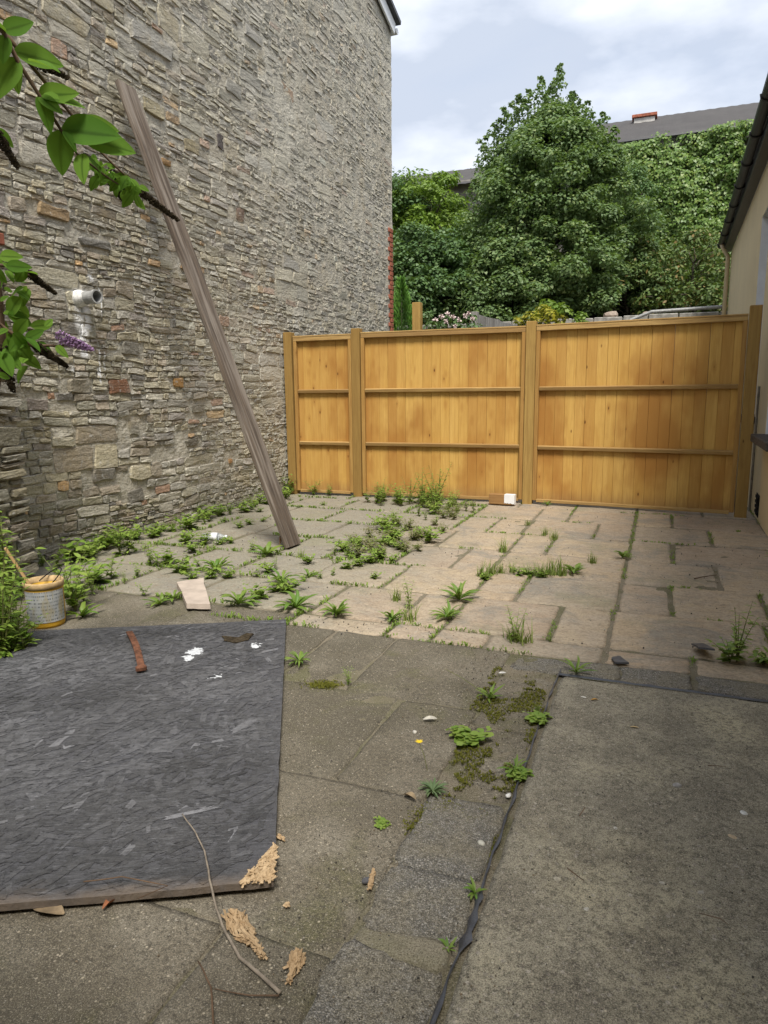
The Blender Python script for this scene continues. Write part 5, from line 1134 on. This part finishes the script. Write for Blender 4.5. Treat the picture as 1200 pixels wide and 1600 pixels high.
rosette(676, 1238, .05, 34, 'grey-green spiky rosette among moss on the edging', 'lance', 'y', .22)
p = G(730, 1158); leafy('mat', p.x, p.y, .028, 'round dense mat of dark green leaves on the edging', wide=1.0, name='mat_weed')
p = G(845, 1126); leafy('mat', p.x - .01, p.y, .024, 'upper small leafy mat along the plastic strip', name='mat_weed')
p = G(812, 1212); leafy('mat', p.x, p.y, .022, 'middle small leafy mat along the plastic strip', name='mat_weed')
p = G(582, 1285); leafy('mat', p.x + .03, p.y, .012, 'tiny leafy patch left of the aggregate edging block', name='mat_weed')
p = G(580, 1290)
# the big weed at right
p = G(1140, 1034); leafy('bushy', p.x, p.y, .14, 'large leafy weed with tall stalks on the sandstone at right', name='leafy_weed', wide=1.7)
leafy('tall', p.x + .03, p.y + .02, .28, 'thin upright stalks rising from the large weed at right')
p = G(1192, 1038); leafy('low', p.x, p.y, .07, 'low round-leaved weed at the right frame edge below the large weed')
p = G(1196, 905); leafy('bushy', .78, p.y, .20, 'leafy weed against the beige house wall at the right edge'); leafy('tall', .80, p.y + .25, .32, 'thin upright weed against the beige house wall')
# joint grass clump on the sandstone
gl = 'grass tuft in the long grassy joint on the sandstone paving'
for (a, b_, h_) in ((752, 902, .13), (768, 897, .12), (783, 895, .10), (800, 894, .09), (848, 900, .12), (862, 898, .14), (876, 899, .15), (822, 897, .09), (838, 898, .10)): p = G(a, b_); grass(p.x, p.y, h_, gl, 'grass tufts in the grassy joint')
for (a, b_) in ((758, 905), (830, 900), (845, 903), (812, 899)): p = G(a, b_); leafy('low', p.x, p.y, .06, 'small leafy weed mixed into the grassy joint', 'leafy weeds in the grassy joint')
for (a, b_, h_, lb) in ((786, 862, .14, 'grass tuft in the joint above the long grassy joint'), (852, 836, .10, 'left of two small grass tufts near the right panel'), (866, 842, .10, 'right of two small grass tufts near the right panel'), (824, 820, .08, 'lone small grass tuft below the right post of the middle panel'), (925, 880, .11, 'grass sprig right of the dark dock'), (640, 970, .12, 'grassy weed at the concrete slab edge below the bright weed'), (815, 1005, .14, 'wispy grass at the sandstone edge above the edging'), (798, 1000, .10, 'pale grass sprig left of the wispy grass'), (620, 938, .11, 'feathery sprig in the sandstone joint left of the bright weed'), (470, 870, .08, 'grass tuft touching the plank foot'), (840, 1110, .04, 'grass sprig at the top of the plastic strip')): p = G(a, b_); grass(p.x, p.y, h_, lb)
for (a, b_, h_, lb) in ((805, 1005, .17, 'tall thin weed at the sandstone edge above the edging'), (640, 950, .16, 'tall thin weed below the sandstone joint'), (545, 1070, .09, 'upright green weed in the concrete slab joint'), (860, 1002, .05, 'low weed right of the wispy grass')): p = G(a, b_); leafy('tall', p.x, p.y, h_, lb)
# band of weeds at the foot of the middle panel and the patch in front of it
for k in range(27):
    x = random.uniform(-2.95, -1.85); y = random.uniform(6.75, 7.3); leafy('bushy', x, y, random.uniform(.12, .24), 'bushy green weed in the dense clump at the foot of the middle panel', 'weeds at the foot of the middle panel')
for (a, b_, h_) in ((685, 785, .42), (678, 788, .34), (595, 790, .26), (640, 788, .28), (660, 788, .30)): p = G(a, b_); leafy('tall', p.x, min(p.y, 7.3), h_, 'tall stemmed weed in the clump at the foot of the middle panel', 'tall weeds at the foot of the middle panel')
for k in range(60):
    s = random.random(); p = G(560 + 150 * s + random.uniform(-55, 45), 880 - 85 * s + random.uniform(-16, 16)); leafy(random.choice(['red', 'low', 'red', 'bushy']), p.x, min(p.y, 7.2), random.uniform(.05, .11), 'low straggly weed in the patch between plank and middle panel', 'straggly weeds in the middle of the patio')
for (a, b_) in ((700, 800), (715, 797), (728, 798), (740, 800), (690, 803), (615, 815), (640, 822), (665, 812), (560, 862), (545, 868), (590, 870)): p = G(a, b_); leafy('bushy', p.x, p.y, random.uniform(.07, .12), 'small green weed at the edge of the straggly patch', 'green weeds round the straggly patch')
for (a, b_, h_, lb) in ((452, 772, .24, 'leafy weed in the corner of stone wall and fence'), (490, 773, .16, 'left small weed at the foot of the narrow fence panel'), (515, 774, .12, 'right small weed at the foot of the narrow fence panel')): p = G(a, b_); leafy('bushy', p.x, min(p.y, 7.28), h_, lb)
# weeds along the foot of the stone wall
for k in range(40):
    y = 3.55 + 3.5 * (k / 39) + random.uniform(-.05, .05); leafy(random.choice(['bushy', 'low', 'bushy']), -3.93 + random.uniform(-.05, .14), y, random.uniform(.06, .15), 'low leafy green weed in the row along the foot of the stone wall', 'weeds along the foot of the stone wall')
for (a, b_, h_) in ((200, 866, .26), (188, 868, .22)): p = G(a, b_); leafy('bushy', p.x, p.y, h_, 'taller dark leafy weed clump at the wall foot above the bucket', 'taller wall foot weeds')
# joints left of the plank
jl = 'small green weed in the grey paving joints between wall and plank'
for (a, b_, h_) in ((290, 850, .10), (300, 862, .09), (320, 852, .10), (265, 880, .10), (245, 885, .13), (235, 882, .14), (345, 850, .06), (360, 848, .06), (395, 860, .08), (310, 885, .08), (285, 895, .10), (300, 905, .07), (330, 905, .07), (355, 903, .06), (215, 900, .09), (175, 905, .14), (150, 912, .15), (195, 912, .1), (225, 930, .07), (400, 900, .08), (420, 893, .08), (430, 925, .08), (410, 935, .09), (450, 925, .09), (390, 820, .06), (375, 825, .06), (350, 815, .05), (330, 825, .05), (410, 815, .05), (430, 890, .10), (480, 880, .07), (500, 905, .07), (520, 900, .06), (540, 890, .07), (560, 885, .08), (575, 880, .08), (405, 800, .05), (440, 800, .05), (480, 815, .05), (505, 790, .05), (585, 905, .05)):
    p = G(a, b_); leafy(random.choice(['bushy', 'low', 'tall' if h_ > .09 else 'low']), p.x, p.y, h_, jl, 'weeds in the grey paving joints')
# tall weeds round the bucket and the pier
for k in range(10):
    a, b_ = random.uniform(-40, 46), random.uniform(988, 1035); p = G(a, b_); leafy('tall', p.x, p.y, random.uniform(.28, .46), 'tall pale green leafy weed at the left edge beside the bucket', 'tall weeds at the left edge')
for k in range(8):
    p = G(random.uniform(-30, 42), random.uniform(1005, 1040)); leafy('bushy', p.x, p.y, random.uniform(.12, .2), 'bushy low weed at the left edge over the board corner', 'bushy weeds at the left edge')
for (a, b_, h_) in ((118, 955, .24), (132, 945, .20), (110, 935, .26), (145, 930, .18), (98, 925, .22)): p = G(a, b_); leafy('bushy' if h_ > .2 else 'tall', p.x, p.y, h_, 'leafy weed just right of the paint bucket', 'weeds right of the bucket')
for k in range(5): leafy('tall', random.uniform(-3.55, -3.25), random.uniform(2.6, 2.95), random.uniform(.3, .5), 'slender tall weed behind the bucket against the pier', 'slender weeds against the pier')
# creeping yellow-flowered plant in the edging
p = G(668, 1205); q = G(655, 1160, .09); fl = empty('yellow_flower', (p.x, p.y, 0)); tag(fl, 'single yellow dandelion-like flower on a thin stalk above the mossy edging', 'flower')
mb = MB(); mb.tube([(0, 0, 0), ((q.x - p.x) * .4, (q.y - p.y) * .4, .05), (q.x - p.x, q.y - p.y, .09)], .0012, 5); mb.build('stem', M_STEM, fl)
mb = MB()
for k in range(26):
    an = k * 2.4; l_ = .005 + .009 * (k / 26); d = Vector((math.cos(an), math.sin(an), .35)); s_ = Vector((-d.y, d.x, 0)) * .0016; c = Vector((q.x - p.x, q.y - p.y, .09)); mb.add([c - s_ * .5, c + s_ * .5, c + d * l_ + s_, c + d * l_ - s_], [(0, 1, 2, 3)])
mb.build('petals', plain('yellow_petal', (.75, .52, .02), .6, .3, .1), fl)
tw_ = G(765, 1090); mb = MB(); pts = [tw_, G(745, 1075, .03), G(720, 1058, .04), G(695, 1045, .045)]; mb.tube(pts, [.0016, .0014, .0012, .0008], 5); o = mb.build('weed_stalk', M_STEM); tag(o, 'thin leaning flower stalk from the star-shaped rosette', 'weed')
# moss and seedlings in the joints
def tufts(name, pts, hs, m, label, w=.5):
    mb = MB()
    for (x, y), h_ in zip(pts, hs):
        for _ in range(3):
            an = random.random() * 6.28; d = Vector((math.cos(an), math.sin(an), 0)); s_ = Vector((-d.y, d.x, 0)); b = Vector((x, y, -.004)) + d * random.random() * h_; wv = h_ * w * random.uniform(.5, 1)
            mb.add([b - s_ * wv * .4, b + s_ * wv * .4, b + d * h_ * .5 + Vector((0, 0, h_)) + s_ * wv * .5, b + d * h_ * .8 + Vector((0, 0, h_ * 1.1)), b + d * h_ * .5 + Vector((0, 0, h_)) - s_ * wv * .5], [(0, 1, 2, 3, 4)], (random.random(), random.random(), 0))
    o = mb.build(name, m); tag(o, label, 'ground cover', kind='stuff'); return o
pts = []; hs = []
for (y0, y1, js) in rows:
    xs = left.get(y0, []) + js
    for _ in range(420):
        x = random.uniform(-4, .7)
        if nz(x * 1.6, y0 * 2.2, 4) > .12 - .22 * (x < -1.6): pts.append((x, y0 + random.gauss(0, .008))); hs.append(random.uniform(.004, .016) * (1.5 if x < -1.6 else 1))
    for xj in xs:
        for _ in range(34):
            y = random.uniform(y0, y1)
            if nz(xj * 3, y * 1.8, 7) > .05 - .2 * (xj < -1.6): pts.append((xj + random.gauss(0, .007), y)); hs.append(random.uniform(.004, .015) * (1.5 if xj < -1.6 else 1))
tufts('joint_seedlings', pts, hs, M_WEED, 'tiny seedlings and moss in the paving joints')
pts = []; hs = []
for _ in range(9000):
    x = random.uniform(-.60, -.34); y = random.uniform(1.55, 2.85)
    if nz(x * 9, y * 5, 3) + .5 * nz(x * 22, y * 22, 6) > .12: pts.append((x, y)); hs.append(random.uniform(.0025, .006))
for _ in range(700):
    p = G(505 + random.gauss(0, 13), 1069 + random.gauss(0, 3)); pts.append((p.x, p.y)); hs.append(random.uniform(.002, .005))
tufts('moss', pts, hs, M_MOSS, 'olive moss on the edging and slab joints', .9)

# ------------------------------------------------------------------ buddleia reaching in at top left
bd = empty('buddleia_shrub', (-2.75, 1.35, 0)); tag(bd, 'overhanging shrub branches with large green leaves and purple flower at top left', 'shrub')
BO = Vector(bd.location)
def branch(pix, dist, r0, r1, root=None):
    pts = [at(a, b_, d) for (a, b_), d in zip(pix, dist)]
    if root: pts = [Vector(r_) for r_ in root] + pts
    n = len(pts); mb = MB(); mb.tube([p - BO for p in pts], [r0 + (r1 - r0) * i / (n - 1) for i in range(n)], 7); mb.build('branch', M_BROWNSTEM, bd, smooth=True); return pts
def bleafmesh(w):
    mb = leafstrip(1.0, w, .18, 'ovate', 10, .16); return mb.mesh('leaf', M_BUD, True)
BL = [bleafmesh(w) for w in (.46, .52, .58)]
def bleaf(base_px, tip_px, dist, dt=0.0, L_=None, roll=0.0):
    a = at(*base_px, dist); b_ = at(*tip_px, dist + dt); d = b_ - a; L2 = d.length; y = d.normalized(); view = (CAMP - a).normalized(); up = (view * .75 + Vector((0, 0, .6))); up = Matrix.Rotation(roll, 3, y) @ up; x = y.cross(up).normalized(); z = x.cross(y)
    Mx_ = Matrix((x, y, z)).transposed().to_4x4(); o = link('leaf', random.choice(BL), bd); o.matrix_local = Matrix.Translation(a - BO) @ Mx_ @ Matrix.Scale(L2, 4)
root = [(-2.75, 1.35, 0.02), (-2.6, 1.38, 1.2)]
branch([(-60, -10), (5, 50), (30, 100), (62, 150), (95, 203), (120, 240), (165, 275), (185, 288)], [2.5, 2.45, 2.45, 2.45, 2.45, 2.5, 2.5, 2.5], .009, .002, root)
branch([(-60, -30), (8, 52), (55, 110), (100, 165), (125, 195), (150, 230), (180, 260), (230, 305), (268, 338)], [2.55, 2.5, 2.5, 2.52, 2.52, 2.55, 2.55, 2.6, 2.6], .0075, .002, root)
for (b_, t_, roll) in [((5, 48), (54, 34), .3), ((5, 50), (-20, 20), .2), ((8, 55), (5, 102), -.3), ((22, 80), (102, 104), .2), ((28, 92), (-8, 160), -.2), ((28, 95), (30, 150), .4), ((45, 95), (96, 115), -.6), ((60, 148), (126, 146), .4), ((62, 150), (80, 212), -.4), ((62, 150), (100, 180), .1), ((64, 152), (136, 170), -.3), ((96, 203), (98, 277), -.1), ((96, 203), (192, 214), .2), ((98, 203), (152, 208), .7), ((98, 205), (120, 240), -.5), ((125, 195), (188, 205), .5), ((130, 215), (215, 240), .1), ((130, 240), (132, 290), .2), ((135, 245), (160, 275), -.5), ((-5, 60), (-12, 100), .5)]: bleaf(b_, t_, 2.45 + random.uniform(-.03, .05), random.uniform(-.06, .03), roll=roll)
for k in range(60):   # small leaves round the spent flower head
    s = random.random(); b_ = (140 + 75 * s + random.uniform(-8, 8), 250 + 50 * s + random.uniform(-12, 12)); bleaf(b_, (b_[0] + random.uniform(-18, 18), b_[1] + random.uniform(2, 26)), 2.55 + random.uniform(-.05, .05), random.uniform(-.02, .02), roll=random.uniform(-1, 1))
def panicle(p0, p1, dist, r_, m, name, n=420):
    a, b_ = at(*p0, dist), at(*p1, dist); mb = MB()
    for _ in range(int(n * 1.7)):
        s = random.random(); rr_ = r_ * (1 - .65 * s) * random.random() ** .5; an = random.random() * 6.28; q = a.lerp(b_, s) + Vector((rr_ * math.cos(an), .6 * rr_ * math.cos(an + 1), rr_ * math.sin(an))) - BO; h_ = random.uniform(.0012, .0030)
        mb.box(q, (h_, h_, h_ * 1.3), M=Matrix.Rotation(random.random() * 3, 3, Vector((random.random(), .4, .7)).normalized()))
    mb.build(name, m, bd)
panicle((200, 285), (278, 344), 2.58, .014, M_DEADFL, 'spent_flower'); panicle((175, 275), (195, 312), 2.6, .028, M_DEADFL, 'spent_flower', 260); panicle((60, 100), (105, 120), 2.6, .016, M_DEADFL, 'spent_flower', 150)
panicle((-8, 205), (28, 262), 2.6, .02, M_DEADFL, 'spent_flower', 250)
# lower branches
root2 = [(-2.75, 1.35, 0.02), (-2.65, 1.5, .8)]
branch([(-40, 470), (10, 515), (50, 540), (95, 540), (130, 536)], [2.8, 2.8, 2.8, 2.8, 2.8], .010, .003, root2)
branch([(-40, 410), (10, 415), (45, 430), (80, 450)], [2.8, 2.8, 2.8, 2.8], .009, .003, root2)
branch([(-40, 260), (-5, 215), (15, 230)], [2.7, 2.7, 2.7], .008, .003, root2)
for (b_, t_, roll) in [((0, 400), (38, 402), .3), ((5, 410), (28, 432), -.3), ((10, 415), (52, 418), .4), ((12, 490), (52, 510), .2), ((5, 490), (48, 500), -.3), ((15, 520), (50, 566), .1), ((20, 520), (44, 545), .6), ((40, 530), (70, 515), .3), ((48, 510), (84, 505), .5), ((70, 510), (82, 498), .2), ((30, 525), (5, 560), -.2), ((0, 470), (15, 462), .1), ((-5, 200), (22, 232), .2), ((-5, 205), (12, 232), -.5), ((60, 535), (85, 560), -.4), ((25, 440), (38, 412), .7), ((35, 425), (60, 430), -.7), ((10, 540), (35, 580), .3), ((0, 550), (20, 590), -.2), ((88, 540), (108, 560), .2)]: bleaf(b_, t_, 2.78 + random.uniform(-.04, .04), random.uniform(-.05, .05), roll=roll)
branch([(-25, 700), (-12, 620), (2, 540), (-2, 470), (-10, 400)], [2.85] * 5, .022, .012)
for k in range(34):
    b_ = (random.uniform(-15, 45), random.uniform(395, 600)); bleaf(b_, (b_[0] + random.uniform(-25, 32), b_[1] + random.uniform(-8, 36)), 2.82 + random.uniform(-.08, .08), random.uniform(-.06, .06), roll=random.uniform(-.9, .9))
panicle((45, 428), (86, 458), 2.8, .016, M_DEADFL, 'spent_flower', 300); panicle((55, 540), (104, 572), 2.8, .02, M_DEADFL, 'spent_flower', 420); panicle((0, 545), (20, 610), 2.82, .03, M_DEADFL, 'spent_flower', 300)
panicle((96, 528), (142, 545), 2.78, .026, M_PURPLE, 'purple_flower', 330)
kx = lambda o: (proj(o.location) or (9e9, 0))[0]
ky = lambda o: o.location.y
ORD = [('weeds along the foot of the stone wall', 'low leafy weed,', 'from the near end of the row along the stone wall foot', ky),
       ('straggly weeds in the middle of the patio', 'low straggly weed,', 'from the left in the patch before the middle panel', kx),
       ('weeds in the grey paving joints', 'small green weed,', 'from the left in the grey joints near the plank', kx),
       ('tall weeds at the left edge', 'tall pale leafy weed,', 'from the left in the clump before the bucket', kx),
       ('bushy weeds at the left edge', 'bushy low weed,', 'from the left over the far corner of the board', kx),
       ('slender weeds against the pier', 'slender tall weed,', 'from the left behind the bucket against the pier', kx),
       ('weeds right of the bucket', 'leafy weed,', 'from the left just right of the paint bucket', kx),
       ('weeds at the foot of the middle panel', 'bushy green weed,', 'from the left in the clump under the middle panel', kx),
       ('tall weeds at the foot of the middle panel', 'tall stemmed weed,', 'from the left in the clump under the middle panel', kx),
       ('green weeds round the straggly patch', 'small bright green weed,', 'from the left round the straggly patch', kx),
       ('grass tufts in the grassy joint', 'grass tuft,', 'from the left in the long grassy joint on the sandstone', kx),
       ('leafy weeds in the grassy joint', 'small leafy weed,', 'from the left mixed into the long grassy joint', kx),
       ('taller wall foot weeds', 'taller dark leafy weed,', 'from the left at the wall foot above the bucket', kx)]
def ordinal(n):
    w = ['first', 'second', 'third', 'fourth', 'fifth', 'sixth', 'seventh', 'eighth', 'ninth', 'tenth', 'eleventh', 'twelfth']
    if n <= 12: return w[n - 1]
    return str(n) + ('th' if 10 < n % 100 < 14 else {1: 'st', 2: 'nd', 3: 'rd'}.get(n % 10, 'th'))
bpy.context.view_layer.update()
for grp, head, tail, key in ORD:
    L_ = sorted([o for o in bpy.data.objects if o.get('group') == grp], key=key)
    for i, o in enumerate(L_): o['label'] = head + ' ' + ordinal(i + 1) + ' ' + tail
print('objects', len(bpy.data.objects), 'tris', sum(sum(len(p.vertices) - 2 for p in me.polygons) for me in bpy.data.meshes))
